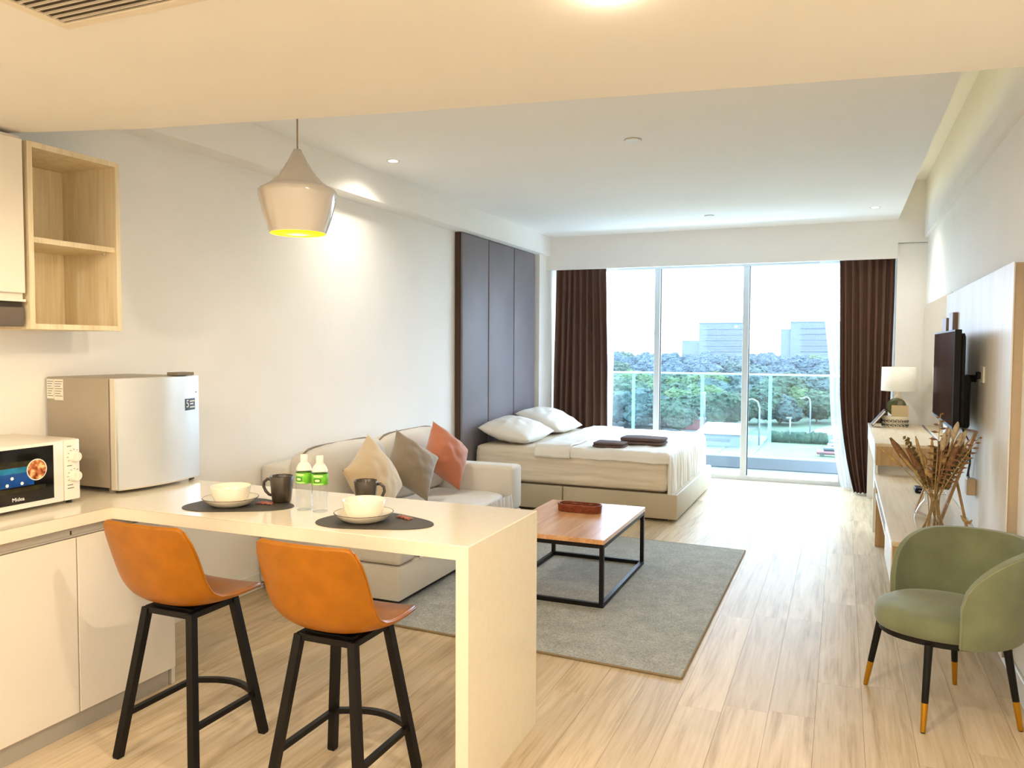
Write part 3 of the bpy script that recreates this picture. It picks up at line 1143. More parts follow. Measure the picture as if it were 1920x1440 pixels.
for fx, fy in ((-3.0, 2.555), (-2.965, 2.985), (-3.36, 2.56), (-3.36, 2.98)):
    b = B()
    lathe(b, [(0, 0), (0.014, 0), (0.014, 0.026), (0, 0.026)], 12, (fx, fy, ZT))
    obj('foot', b, M['greyplastic'], t, world=True)


def dx(y):
    q = (y - FY0 - 0.002) / (FY1 - FY0 + 0.012)
    return -2.985 + 0.045 + 0.042 * (1 - (2 * q - 1) ** 2)


ya, yb = 2.893, 2.975
b = B()
for k in range(4):
    y0, y1 = ya + (yb - ya) * k / 4, ya + (yb - ya) * (k + 1) / 4
    b.faces.new([b.verts.new(p) for p in ((dx(y0) + 0.0008, y0, 1.236), (dx(y1) + 0.0008, y1, 1.236), (dx(y1) + 0.0008, y1, 1.292), (dx(y0) + 0.0008, y0, 1.292))])
obj('rating_label', b, M['label_black'], d, world=True)
ang = math.atan2(dx(yb) - dx(ya), yb - ya)
text('label_figure', '5', 0.052, M['white_print'], d, (dx(2.912) + 0.002, 2.911, 1.266), (PI / 2, 0, PI / 2 - ang))
for z_ in (1.279, 1.266, 1.250):
    b = B()
    yy0, yy1 = (2.930, 2.970) if z_ != 1.266 else (2.932, 2.960)
    for k in range(4):
        y0, y1 = yy0 + (yy1 - yy0) * k / 4, yy0 + (yy1 - yy0) * (k + 1) / 4
        b.faces.new([b.verts.new(p) for p in ((dx(y0) + 0.0016, y0, z_ - 0.003), (dx(y1) + 0.0016, y1, z_ - 0.003), (dx(y1) + 0.0016, y1, z_ + 0.003), (dx(y0) + 0.0016, y0, z_ + 0.003))])
    obj('label_line', b, M['label_white'], d, world=True)
b = B()
box(b, dx(2.985), dx(2.985) + 0.0015, 2.975, 2.990, 1.318, 1.323)
obj('badge', b, M['greyplastic'], d, world=True)
for (xa, xb, za) in ((-3.380, -3.335, 1.302), (-3.332, -3.275, 1.296)):
    b = B()
    box(b, xa, xb, FY0 - 0.0012, FY0, za, 1.392)
    s_ = obj('sticker', b, M['label_white'], t, world=True)
    for k in range(7):
        b = B()
        box(b, xa + 0.005, xb - 0.004 - 0.006 * (k % 3), FY0 - 0.0016, FY0 - 0.001, 1.38 - k * 0.011, 1.3825 - k * 0.011)
        obj('print_line', b, M['ink'], s_, world=True)

# microwave
t = thing('microwave', 'white microwave oven with two dials beside the fridge', 'microwave', (-3.14, 2.14, ZT))
b = B()
box(b, -3.36, -2.97, 1.90, 2.358, ZT + 0.014, 1.158, 0.008, 2)
obj('body', b, M['mw'], t, smooth=True, autos=40, world=True)
b = B()
box(b, -2.97, -2.955, 1.90, 2.283, ZT + 0.016, 1.156, 0.006, 2)
d = obj('door', b, M['mw'], t, smooth=True, autos=40, world=True)
b = B()
box(b, -2.956, -2.9535, 1.93, 2.236, 0.926, 1.142)
g = obj('door_glass', b, M['mw_glass'], d, world=True)
b = B()
box(b, -2.97, -2.955, 2.2845, 2.358, ZT + 0.016, 1.156, 0.006, 2)
p = obj('control_panel', b, M['mw'], t, smooth=True, autos=40, world=True)
rx = (PI / 2, 0, PI / 2)
for kz in (1.083, 1.002):
    b = B()
    tube(b, [(-2.956, 2.331, kz), (-2.942, 2.331, kz), (-2.934, 2.331, kz)], [0.024, 0.023, 0.020], 24)
    box(b, -2.936, -2.928, 2.328, 2.334, kz - 0.02, kz + 0.02, 0.002, 1)
    obj('dial', b, M['mw'], t, smooth=True, autos=40, world=True)
    for k in range(9):
        a = math.radians(-30 + k * 30)
        b = B()
        yy, zz = 2.331 + 0.030 * math.cos(a), kz + 0.030 * math.sin(a)
        box(b, -2.9552, -2.9545, yy - 0.0035, yy + 0.0035, zz - 0.001, zz + 0.001)
        obj('dial_mark', b, M['ink'], p, world=True)
for zz, w_ in ((1.128, 0.02), (1.047, 0.022), (0.953, 0.03), (0.966, 0.026)):
    b = B()
    box(b, -2.9552, -2.9545, 2.298, 2.298 + w_, zz - 0.0015, zz + 0.0015)
    obj('panel_print', b, M['ink'], p, world=True)
# printed promotional picture on the door glass
XG = -2.9534
for z0, z1, m, y1 in ((1.070, 1.092, 'olive_print', 2.17), (1.048, 1.070, 'blue2', 2.15), (0.995, 1.048, 'blue1', 2.15), (0.972, 0.990, 'olive_print', 2.20)):
    b = B()
    box(b, XG, XG + 0.0006, 1.93, y1, z0, z1)
    obj('print_band', b, M[m], g, world=True)


def food():
    n = N('food_picture')
    v = coords(n)
    t_ = n.n('ShaderNodeTexNoise')
    t_.inputs['Scale'].default_value = 38
    n.l(v, t_.inputs['Vector'])
    n.l(ramp(n, t_.outputs['Fac'], [(0.38, lin((120, 50, 24))), (0.52, lin((200, 120, 70))), (0.62, lin((240, 210, 150)))]), n.b.inputs['Base Color'])
    n.b.inputs['Roughness'].default_value = 0.2
    return n.m


b = B()
tube(b, [(XG, 2.163, 1.052), (XG + 0.0008, 2.163, 1.052)], 0.043, 30)
obj('picture_border', b, M['label_white'], g, world=True)
b = B()
tube(b, [(XG + 0.0008, 2.163, 1.052), (XG + 0.0014, 2.163, 1.052)], 0.039, 30)
obj('food_picture', b, food(), g, world=True)
for yy, zz in ((2.06, 1.030), (2.04, 1.005), (2.10, 1.006), (1.99, 1.01)):
    b = B()
    tube(b, [(XG + 0.0005, yy, zz), (XG + 0.0012, yy, zz)], 0.0065, 14)
    obj('print_dot', b, M['white_print'], g, world=True)
text('maker_name', 'Midea', 0.021, M['white_print'], g, (XG + 0.0008, 2.083, 0.945), rx)
for fy in (1.93, 2.33):
    for fx in (-3.33, -2.99):
        b = B()
        lathe(b, [(0, 0), (0.012, 0), (0.012, 0.018), (0, 0.018)], 10, (fx, fy, ZT))
        obj('foot', b, M['darkplastic'], t, world=True)

# ------------------------------------------------------------------ table settings on the bar


def placemat(label, cx, cy, ang, a, bb):
    pts = []
    for k in range(48):
        q = 2 * PI * k / 48
        r = 1.0 + 0.10 * math.cos(3 * q + 0.6) + 0.04 * math.cos(2 * q)
        x, y = a * r * math.cos(q), bb * r * math.sin(q)
        pts.append((cx + x * math.cos(ang) - y * math.sin(ang), cy + x * math.sin(ang) + y * math.cos(ang)))
    o = obj('placemat', prism(B(), pts, ZT + 0.0002, ZT + 0.0034), M['mat_dark'])
    tag(o, label, 'placemat', 'placemats on the bar')


placemat('charcoal rounded placemat on the bar near the fridge', -2.300, 2.566, 0.30, 0.215, 0.150)
placemat('charcoal rounded placemat on the bar at the waterfall end', -1.622, 2.536, 0.14, 0.215, 0.150)


def place(cx, cy, where):
    z = ZT + 0.0036
    p = thing('plate', 'white deep plate with a thin dark rim ' + where, 'plate', (cx, cy, z), group='plates on the bar')
    b = B()
    lathe(b, [(0, 0.004), (0.058, 0.004), (0.062, 0), (0.068, 0.002), (0.090, 0.012), (0.108, 0.030), (0.1115, 0.0335), (0.1085, 0.0345), (0.088, 0.017), (0.066, 0.009), (0, 0.008)], 56)
    obj('dish', b, M['ceramic'], p, smooth=True)
    b = B()
    lathe(b, [(0.1105, 0.0325), (0.1124, 0.0335), (0.1105, 0.0349), (0.1085, 0.0347)], 56, close=True)
    obj('rim', b, M['rim'], p, smooth=True)
    q = thing('bowl', 'cream tapered bowl standing in the rimmed plate ' + where, 'bowl', (cx, cy, z + 0.0095), group='bowls on the bar')
    b = B()
    lathe(b, [(0, 0.004), (0.036, 0.003), (0.038, 0), (0.044, 0.001), (0.056, 0.006), (0.067, 0.018), (0.074, 0.038), (0.081, 0.070), (0.0805, 0.0725), (0.078, 0.071), (0.071, 0.039), (0.064, 0.021), (0.050, 0.011), (0, 0.010)], 56)
    obj('vessel', b, M['ceramic'], q, smooth=True)


place(-2.318, 2.545, 'near the fridge')
place(-1.655, 2.520, 'at the waterfall end of the bar')


def mug(label, cx, cy, rz, hz):
    t = thing('mug', label, 'mug', (cx, cy, hz), rz, 'dark mugs')
    b = B()
    lathe(b, [(0, 0.004), (0.034, 0.003), (0.036, 0), (0.039, 0.004), (0.043, 0.04), (0.049, 0.108), (0.0475, 0.111), (0.0455, 0.108), (0.040, 0.04), (0.035, 0.010), (0, 0.008)], 40)
    obj('cup', b, M['mug'], t, smooth=True)
    b = B()
    tube(b, [(0.044, 0, 0.094), (0.060, 0, 0.096), (0.075, 0, 0.083), (0.077, 0, 0.064), (0.068, 0, 0.044), (0.054, 0, 0.030), (0.040, 0, 0.026)], [0.006, 0.0065, 0.0065, 0.0065, 0.0065, 0.006, 0.0055], 10)
    obj('handle', b, M['mug'], t, smooth=True)


mug('dark olive mug with its handle to the left, on the placemat near the fridge', -2.175, 2.690, PI + 0.35, ZT + 0.0036)
mug('dark olive mug half hidden behind the bowl at the waterfall end', -1.800, 2.755, 0.45, ZT)


def bottle(label, cx, cy, rz):
    t = thing('water_bottle', label, 'bottle', (cx, cy, ZT), rz, 'water bottles on the bar')
    b = B()
    prof = [(0, 0.004), (0.022, 0.003), (0.028, 0.0), (0.0315, 0.006)]
    z = 0.012
    while z < 0.088:
        prof += [(0.0325, z), (0.0312, z + 0.006)]
        z += 0.012
    prof += [(0.0325, 0.092), (0.0300, 0.099), (0.0325, 0.106), (0.0325, 0.156), (0.030, 0.166), (0.022, 0.182), (0.0145, 0.193), (0.0135, 0.198), (0.0135, 0.206)]
    lathe(b, prof, 28)
    obj('clear_body', b, M['pet'], t, smooth=True)
    b = B()
    lathe(b, [(0.0328, 0.110), (0.0332, 0.111), (0.0332, 0.152), (0.0328, 0.153)], 28)
    lb = obj('wrap_label', b, M['blabel'], t, smooth=True)
    for a0, a1, z0, z1, m in ((-2.3, -1.1, 0.141, 0.151, 'blabel2'), (-2.2, -1.3, 0.119, 0.138, 'blabel3'), (-2.05, -1.45, 0.123, 0.134, 'blabel2'), (-2.4, -1.0, 0.112, 0.117, 'blabel2')):
        b = B()
        k = 8
        for i in range(k):
            q0, q1 = a0 + (a1 - a0) * i / k, a0 + (a1 - a0) * (i + 1) / k
            w0, w1 = math.sin(PI * i / k) * 0.35 + 0.65, math.sin(PI * (i + 1) / k) * 0.35 + 0.65
            zm = (z0 + z1) / 2
            h = (z1 - z0) / 2
            R_ = 0.0336 + (0.0003 if m == 'blabel2' and z0 == 0.123 else 0)
            b.faces.new([b.verts.new((R_ * math.cos(q), R_ * math.sin(q), zz)) for q, zz in ((q0, zm - h * w0), (q1, zm - h * w1), (q1, zm + h * w1), (q0, zm + h * w0))])
        obj('label_print', b, M[m], lb)
    b = B()
    lathe(b, [(0, 0.2245), (0.0125, 0.2245), (0.0142, 0.222), (0.0145, 0.2), (0.0145, 0.198), (0.0152, 0.196), (0.0152, 0.193), (0.0138, 0.193)], 24)
    obj('cap', b, M['cap'], t, smooth=True, autos=50)
    b = B()
    lathe(b, [(0.016, 0.1935), (0.0235, 0.184), (0.0300, 0.170), (0.0318, 0.163)], 28)
    obj('neck_band', b, M['cap'], t, smooth=True)


bottle('clear water bottle with a green label, the left one of two beside the mug', -1.998, 2.610, 0.15)
bottle('clear water bottle with a green label, the right one of two on the bar', -1.918, 2.606, 0.5)


def sachet(label, cx, cy, rz):
    bm = B()

    def fn(u, v):
        e = (math.sin(PI * u) * math.sin(PI * v)) ** 0.6
        x, y = (u - 0.5) * 0.075, (v - 0.5) * 0.022 * (1 + 0.25 * abs(2 * u - 1))
        return (x, y, 0.001 + 0.008 * e + 0.002 * math.sin(u * 23))
    grid(bm, fn, 14, 6)
    bm2 = bm
    o = obj('sweet_wrapper', bm2, M['wrap'], smooth=True, solid=0.0015)
    o.location = (cx, cy, ZT + 0.005)
    o.rotation_euler = (0, 0, rz)
    tag(o, label, 'wrapper', 'wrapped sweets by the plates')


sachet('pink wrapped sweet beside the plate near the fridge', -2.205, 2.620, 0.2)
sachet('pink wrapped sweet beside the plate at the waterfall end', -1.535, 2.615, -0.35)

# ------------------------------------------------------------------ bar stools


def make_stool(label):
    t = thing('bar_stool', label, 'stool', (0, 0, 0), 0, 'bar stools at the breakfast bar')
    HB, HT = 0.185, 0.108
    zt = 0.562
    for sx in (-1, 1):
        for sy in (-1, 1):
            b = B()
            bar(b, (sx * HT, sy * HT, zt), (sx * HB, sy * HB, 0.004), 0.029, 0.029, up=(0, 1, 0))
            obj('leg', b, M['blackmetal'], t)
            b = B()
            box(b, sx * HB - 0.013, sx * HB + 0.013, sy * HB - 0.013, sy * HB + 0.013, 0, 0.005)
            obj('foot_cap', b, M['darkplastic'], t)
    zf = 0.165
    q = HT + (HB - HT) * (1 - zf / zt)
    for sx in (-1, 1):
        b = B()
        bar(b, (sx * q, -q, zf), (sx * q, q, zf), 0.02)
        obj('side_rail', b, M['blackmetal'], t)
    b = B()
    pts = [(-q + 2 * q * k / 10, q + 0.055 * math.sin(PI * k / 10), zf) for k in range(11)]
    for p0, p1 in zip(pts[:-1], pts[1:]):
        bar(b, p0, p1, 0.02)
    obj('footrest', b, M['blackmetal'], t)
    b = B()
    for (x0, y0), (x1, y1) in (((-HT, -HT), (HT, -HT)), ((-HT, HT), (HT, HT)), ((-HT, -HT), (-HT, HT)), ((HT, -HT), (HT, HT)), ((-HT, 0), (HT, 0))):
        bar(b, (x0, y0, zt - 0.006), (x1, y1, zt - 0.006), 0.022)
    for sx in (-1, 1):
        lathe(b, [(0, 0), (0.011, 0), (0.011, 0.012), (0, 0.012)], 10, (sx * 0.07, 0.06, zt))
        lathe(b, [(0, 0), (0.011, 0), (0.011, 0.012), (0, 0.012)], 10, (sx * 0.07, -0.06, zt))
    box(b, -0.095, 0.095, -0.095, 0.095, zt + 0.004, zt + 0.011)
    obj('seat_frame', b, M['blackmetal'], t)
    # moulded shell: a profile swept over the width, back rising behind, front edge rolled down
    prof = [(0.215, 0.578), (0.200, 0.590), (0.150, 0.592), (0.080, 0.588), (0.0, 0.584), (-0.070, 0.586), (-0.125, 0.598), (-0.165, 0.625), (-0.192, 0.670), (-0.208, 0.730), (-0.220, 0.790), (-0.230, 0.845), (-0.237, 0.895), (-0.240, 0.912)]
    wid = [0.150, 0.180, 0.200, 0.210, 0.214, 0.216, 0.216, 0.216, 0.216, 0.216, 0.215, 0.211, 0.198, 0.178]
    dish = [0.002, 0.006, 0.014, 0.020, 0.026, 0.034, 0.046, 0.052, 0.050, 0.044, 0.036, 0.026, 0.014, 0.006]
    bm = B()
    nv = len(prof)
    ring = []
    for i in range(nv):
        row = []
        y, z = prof[i]
        y2, z2 = prof[min(i + 1, nv - 1)]
        y1, z1 = prof[max(i - 1, 0)]
        ty, tz = y2 - y1, z2 - z1
        L = math.hypot(ty, tz)
        ny, nz = tz / L, -ty / L          # towards the sitter
        for k in range(15):
            s = -1 + 2 * k / 14
            d = dish[i] * abs(s) ** 2.6 * 1.25
            row.append(bm.verts.new((wid[i] * s * (1 - 0.03 * s * s), y + ny * d, z + nz * d)))
        ring.append(row)
    for i in range(nv - 1):
        for k in range(14):
            bm.faces.new((ring[i][k], ring[i][k + 1], ring[i + 1][k + 1], ring[i + 1][k]))
    o = obj('seat_shell', bm, M['leather'], t, smooth=True)
    s = o.modifiers.new('thickness', 'SOLIDIFY')
    s.thickness = 0.022
    s.offset = 0
    s = o.modifiers.new('round', 'BEVEL')
    s.width = 0.008
    s.segments = 2
    s.limit_method = 'ANGLE'
    s.angle_limit = math.radians(50)
    s = o.modifiers.new('smooth', 'SUBSURF')
    s.levels = s.render_levels = 2
    # stitched piping along the rim
    b = B()
    edge = []
    for i in range(nv):
        y, z = prof[i]
        y2, z2 = prof[min(i + 1, nv - 1)]
        y1, z1 = prof[max(i - 1, 0)]
        ty, tz = y2 - y1, z2 - z1
        L = math.hypot(ty, tz)
        d = dish[i] * 1.25
        edge.append((wid[i] * 0.972, y + tz / L * d, z - ty / L * d))
    b.free()
    for sgn in (1, -1):
        b = B()
        tube(b, [(sgn * x, y, z) for x, y, z in edge[1:-1]], 0.0035, 6)
        obj('edge_piping', b, M['leather'], t, smooth=True)
    return t


st1 = make_stool('tan leather bar stool on black legs nearer the kitchen cabinets')
st1.location = (-2.292, 2.297, 0)
dup(st1, (-1.590, 2.297, 0), 0, 'tan leather bar stool on black legs nearer the waterfall end')

# ------------------------------------------------------------------ pendant
PX, PY = -1.972, 2.60
PX = -1.972 * PY / 2.55
t = thing('pendant_lamp', 'white glossy pendant lamp with a gold lining over the bar', 'pendant lamp', (PX, PY, 2.0))
prof = [(0.1085, -0.004), (0.118, 0.020), (0.132, 0.062), (0.144, 0.105), (0.152, 0.145), (0.1535, 0.160), (0.150, 0.166), (0.126, 0.180), (0.102, 0.198), (0.078, 0.222), (0.056, 0.250), (0.038, 0.280), (0.022, 0.312), (0.015, 0.326), (0.0, 0.328)]
b = B()
lathe(b, prof, 56)
sh = obj('shade', b, M['pendant'], t, smooth=True)
b = B()
lathe(b, [(0.1085, -0.004), (0.105, -0.003)] + [(max(0.001, r - 0.004), z - 0.001) for r, z in prof[1:12]] + [(0.0, 0.29)], 56)
obj('gold_lining', b, M['gold_in'], t, smooth=True)
b = B()
lathe(b, [(0, -0.0), (0.015, 0.004), (0.026, 0.018), (0.029, 0.034), (0.024, 0.055), (0.014, 0.075), (0.013, 0.10), (0, 0.10)], 24, (0, 0, 0.012))
obj('bulb', b, M['bulb'], t, smooth=True)
b = B()
tube(b, [(0, 0, 0.328), (0, 0, ZC - 2.0 - 0.02)], 0.0032, 8)
obj('cord', b, M['wire'], t)
b = B()
lathe(b, [(0, 0), (0.05, 0), (0.05, -0.02), (0, -0.03)], 24, (0, 0, ZC - 2.0))
obj('ceiling_rose', b, M['fixture'], t)
lamp('POINT', 'pendant_bulb_lamp', (PX, PY, 1.985), 6, (1.0, 0.78, 0.42), 0.03)


# ------------------------------------------------------------------ ceiling fittings


def downlight(label, x, y, z, r=0.045):
    t = thing('downlight', label, 'downlight', (x, y, z), group='ceiling downlights')
    b = B()
    lathe(b, [(r * 0.72, -0.001), (r, -0.004), (r * 1.05, -0.002), (r * 1.05, 0.0)], 32)
    obj('trim_ring', b, M['fixture'], t, smooth=True)
    b = B()
    lathe(b, [(0, -0.0015), (r * 0.72, -0.0015)], 32)
    obj('lens', b, M['downlight'], t)


downlight('lit round downlight near the left wall, beyond the pendant', *ROOM_LIGHTS[0], ZC)
downlight('lit round downlight near the right end of the ceiling, by the window', *ROOM_LIGHTS[1], ZC)
for i, (x, y) in enumerate(KITCHEN_LIGHTS):
    downlight(('lit round downlight glowing at the top edge of the photo', 'lit downlight in the kitchen ceiling over the cabinet run', 'lit downlight in the kitchen ceiling right above the viewpoint', 'lit downlight in the kitchen ceiling behind the viewpoint on the right', 'lit downlight in the kitchen ceiling behind the viewpoint on the left')[i], x, y, ZK)
for nm, lb, x, y, r in (('smoke_detector', 'flat white disc detector in the middle of the ceiling', -1.244, 4.941, 0.052), ('sprinkler', 'small round sprinkler cover on the ceiling nearer the window', -1.240, 8.014, 0.045)):
    t = thing(nm, lb, 'detector', (x, y, ZC))
    b = B()
    lathe(b, [(r, 0.0), (r, -0.004), (r * 0.93, -0.010), (0, -0.011)], 32)
    obj('cover', b, M['fixture'], t, smooth=True, autos=40)
    b = B()
    lathe(b, [(r * 1.06, -0.0002), (r * 1.06, -0.003), (r * 0.99, -0.003)], 32)
    obj('base_ring', b, M['lens'], t)

t = thing('cove_light', 'slim yellow light strip hidden on the ceiling edge above the right wall', 'light strip', (0.45, 5.9, ZC + 0.062))
obj('strip', box(B(), 0.425, 0.45, 3.0, 8.8, ZC + 0.0605, ZC + 0.075), M['strip'], t, world=True)
obj('channel', box(B(), 0.415, 0.424, 3.0, 8.8, ZC + 0.0605, ZC + 0.085), M['fixture'], t, world=True)

t = thing('air_vent', 'white slatted air conditioning grille in the kitchen ceiling', 'vent', (-1.4, 1.35, ZK))
VX0, VX1, VY0, VY1 = -1.935, -0.85, 1.12, 1.535
b = B()
zf0, zf1 = ZK - 0.008, ZK
box(b, VX0, VX1, VY1 - 0.03, VY1, zf0, zf1, 0.002, 1)
box(b, VX0, VX1, VY0, VY0 + 0.03, zf0, zf1, 0.002, 1)
box(b, VX0, VX0 + 0.03, VY0 + 0.03, VY1 - 0.03, zf0, zf1, 0.002, 1)
box(b, VX1 - 0.03, VX1, VY0 + 0.03, VY1 - 0.03, zf0, zf1, 0.002, 1)
obj('frame', b, M['vent'], t, world=True)
obj('recess_shade', box(B(), VX0 + 0.03, VX1 - 0.03, VY0 + 0.03, VY1 - 0.03, ZK - 0.0015, ZK - 0.0002), M['vent_shade'], t, world=True)  # flat dark sheet standing in for the shaded hollow above the slats
k = 0
y = VY1 - 0.045
while y > VY0 + 0.04:
    b = B()
    bar(b, (VX0 + 0.03, y, ZK - 0.0050), (VX1 - 0.03, y, ZK - 0.0050), 0.0026, 0.0062)
    obj('slat', b, M['vent'], t, world=True)
    y -= 0.0235

# ------------------------------------------------------------------ sofa
SX0, SX1, SY0, SY1 = XL + 0.02, -2.36, 3.96, 5.87
t = thing('sofa', 'pale grey two-seat fabric sofa against the left wall', 'sofa', (-2.9, 4.92, 0))
b = B()
box(b, SX0, SX1, SY0, SY1, 0.05, 0.255, 0.015, 2)
obj('base', b, M['sofa'], t, smooth=True, autos=40, world=True)
b = B()
box(b, SX0 + 0.03, SX1 - 0.05, SY0 + 0.03, SY1 - 0.03, 0.0142, 0.05)
obj('plinth', b, M['darkplastic'], t, world=True)
for y0, y1 in ((SY0, SY0 + 0.2), (SY1 - 0.2, SY1)):
    b = B()
    box(b, SX0, SX1 + 0.005, y0, y1, 0.26, 0.612, 0.03, 3)
    obj('arm', b, M['sofa'], t, smooth=True, autos=50, world=True)
b = B()
box(b, SX0, SX0 + 0.2, SY0 + 0.01, SY1 - 0.01, 0.26, 0.80, 0.03, 3)
obj('back_frame', b, M['sofa'], t, smooth=True, autos=50, world=True)


def soft_box(bm, x0, x1, y0, y1, z0, z1, bulge, n=12, seed=0, wr=0.004):
    """cushion: box with rounded puffed faces"""
    cx, cy, cz = (x0 + x1) / 2, (y0 + y1) / 2, (z0 + z1) / 2
    hx, hy, hz = (x1 - x0) / 2, (y1 - y0) / 2, (z1 - z0) / 2
    bm2 = bmesh.new()
    bmesh.ops.create_cube(bm2, size=2.0)
    bmesh.ops.subdivide_edges(bm2, edges=bm2.edges, cuts=n, use_grid_fill=True)
    for v in bm2.verts:
        x, y, z = v.co
        p = 7.0
        L = (abs(x) ** p + abs(y) ** p + abs(z) ** p) ** (1 / p)
        x, y, z = x / L, y / L, z / L
        fx = (1 - y * y) * (1 - z * z)
        fy = (1 - x * x) * (1 - z * z)
        fz = (1 - x * x) * (1 - y * y)
        q = Vector((cx + x * (hx + bulge * fx), cy + y * (hy + bulge * fy), cz + z * (hz + bulge * fz)))
        q += Vector((1, 0.6, 1)) * wr * noise.noise(q * 9 + Vector((seed, 0, 0)))
        v.co = q
    me = bpy.data.meshes.new('tmp')
    bm2.to_mesh(me)
    bm2.free()
    bm.from_mesh(me)
    bpy.data.meshes.remove(me)
    return bm


ym = (SY0 + SY1) / 2
b = soft_box(B(), SX0 + 0.2, SX1 - 0.005, SY0 + 0.205, SY1 - 0.205, 0.258, 0.425, 0.008, 12, 3)
sc_ = obj('seat_cushion', b, M['sofa_cover'], t, smooth=True, world=True)
# gathered front valance of the seat cover
bm = B()


def ruff(u, v):
    y = SY0 + 0.21 + (SY1 - SY0 - 0.42) * u
    wv = math.sin(u * 150 + 2 * math.sin(u * 17)) * 0.010 * (0.3 + v) + 0.004 * math.sin(u * 61)
    return (SX1 + 0.008 + wv + 0.012 * v, y, 0.402 - 0.135 * v)


grid(bm, ruff, 260, 5)
obj('cover_frill', bm, M['sofa_cover'], sc_, smooth=True, world=True)
for k, (y0, y1) in enumerate(((SY0 + 0.06, ym - 0.004), (ym + 0.004, SY1 - 0.06))):
    b = soft_box(B(), -0.10, 0.10, y0, y1, -0.22, 0.24, 0.025, 12, k * 5, 0.006)
    bmesh.ops.rotate(b, verts=b.verts, cent=(0, 0, -0.2), matrix=Matrix.Rotation(-0.16, 3, 'Y'))
    bmesh.ops.translate(b, verts=b.verts, vec=(-3.06, 0, 0.645))
    c = obj('back_cushion', b, M['sofa'], t, smooth=True, world=True)
    b = B()
    pts = []
    for q in range(13):
        s = q / 12
        pts.append((-3.115, y0 + 0.02 + (y1 - y0 - 0.04) * s, 0.903 - 0.045 * abs(2 * s - 1) ** 8))
    tube(b, pts, 0.006, 6)
    obj('piping', b, M['piping'], c, smooth=True, world=True)


def pillow_bm(w_, h_, th, n=22, pinch=0.10, seed=0, wr=0.006):
    """throw pillow lying in its local xy plane, pointed corners and hollow sides"""
    bm = B()
    for sgn in (1, -1):
        vs = []
        for i in range(n + 1):
            row = []
            for j in range(n + 1):
                u, v = -1 + 2 * i / n, -1 + 2 * j / n
                x = u * w_ / 2 * (1 - pinch * (1 - v * v) * u * u)
                y = v * h_ / 2 * (1 - pinch * (1 - u * u) * v * v)
                e = max(0.0, (1 - u * u) * (1 - v * v)) ** 0.5
                z = sgn * th / 2 * e
                z += wr * e * noise.noise(Vector((u * 3.2 + seed, v * 3.2, sgn * 2.0)))
                z += sgn * 0.5 * wr * math.sin(9 * (u + v) + seed) * (abs(u * v) ** 1.2) * e
                row.append(bm.verts.new((x, y, z)))
            vs.append(row)
        for i in range(n):
            for j in range(n):
                bm.faces.new((vs[i][j], vs[i + 1][j], vs[i + 1][j + 1], vs[i][j + 1]))
    bmesh.ops.remove_doubles(bm, verts=bm.verts, dist=0.0005)
    return bm


def cushion(label, m, p, th, seed):
    """p: centre, azimuth and tilt of its face, roll, size"""
    cx, cy, cz, az, el, roll, size = p
    n = Vector((math.cos(az) * math.cos(el), math.sin(az) * math.cos(el), math.sin(el)))
    a = Vector((0, 0, 1)).cross(n).normalized()
    c = n.cross(a)
    A = a * math.cos(roll) + c * math.sin(roll)
    C = -a * math.sin(roll) + c * math.cos(roll)
    o = obj('throw_cushion', pillow_bm(size * 1.04, size * 1.04, th, 30, 0.15, seed, 0.012), m, smooth=True)
    o.matrix_world = Matrix.Translation((cx, cy, cz)) @ Matrix((A, C, n)).transposed().to_4x4()
    tag(o, label, 'cushion', 'throw cushions on the sofa')


cushion('beige velvet cushion standing on a corner, nearest the bar', M['c_beige'], (-2.79, 4.37, 0.685, 0.016, 0.386, 0.447, 0.44), 0.24, 1)
cushion('taupe grey velvet cushion, the middle one on the sofa', M['c_grey'], (-2.78, 4.84, 0.712, -0.324, 0.486, 0.896, 0.385), 0.20, 4)
cushion('terracotta velvet cushion against the far sofa arm', M['c_rust'], (-2.80, 5.40, 0.710, -0.20, 0.439, 0.816, 0.395), 0.24, 7)

# ------------------------------------------------------------------ rug and coffee table
o = thing('rug', 'grey beige woven rug under the coffee table', 'rug', (-1.7, 4.9, 0))
quad = [(-2.75, 3.765), (-0.659, 3.650), (-0.648, 6.180), (-2.75, 6.27)]
bm = B()


def rugfn(u, v):
    a = Vector((*quad[0], 0)).lerp(Vector((*quad[1], 0)), u)
    c = Vector((*quad[3], 0)).lerp(Vector((*quad[2], 0)), u)
    q = a.lerp(c, v)
    return (q.x, q.y, 0.0125 + 0.0008 * noise.noise(Vector((q.x * 30, q.y * 30, 0))))


grid(bm, rugfn, 60, 70)
obj('pile', bm, M['rug'], o, smooth=True, world=True)
obj('backing', prism(B(), quad, 0.0006, 0.0108), M['rug_edge'], o, world=True)
b = B()
for p0, p1 in zip(quad, quad[1:] + quad[:1]):
    tube(b, [(*p0, 0.0072), (*p1, 0.0072)], 0.0063, 8)
obj('bound_edge', b, M['rug_edge'], o, world=True)

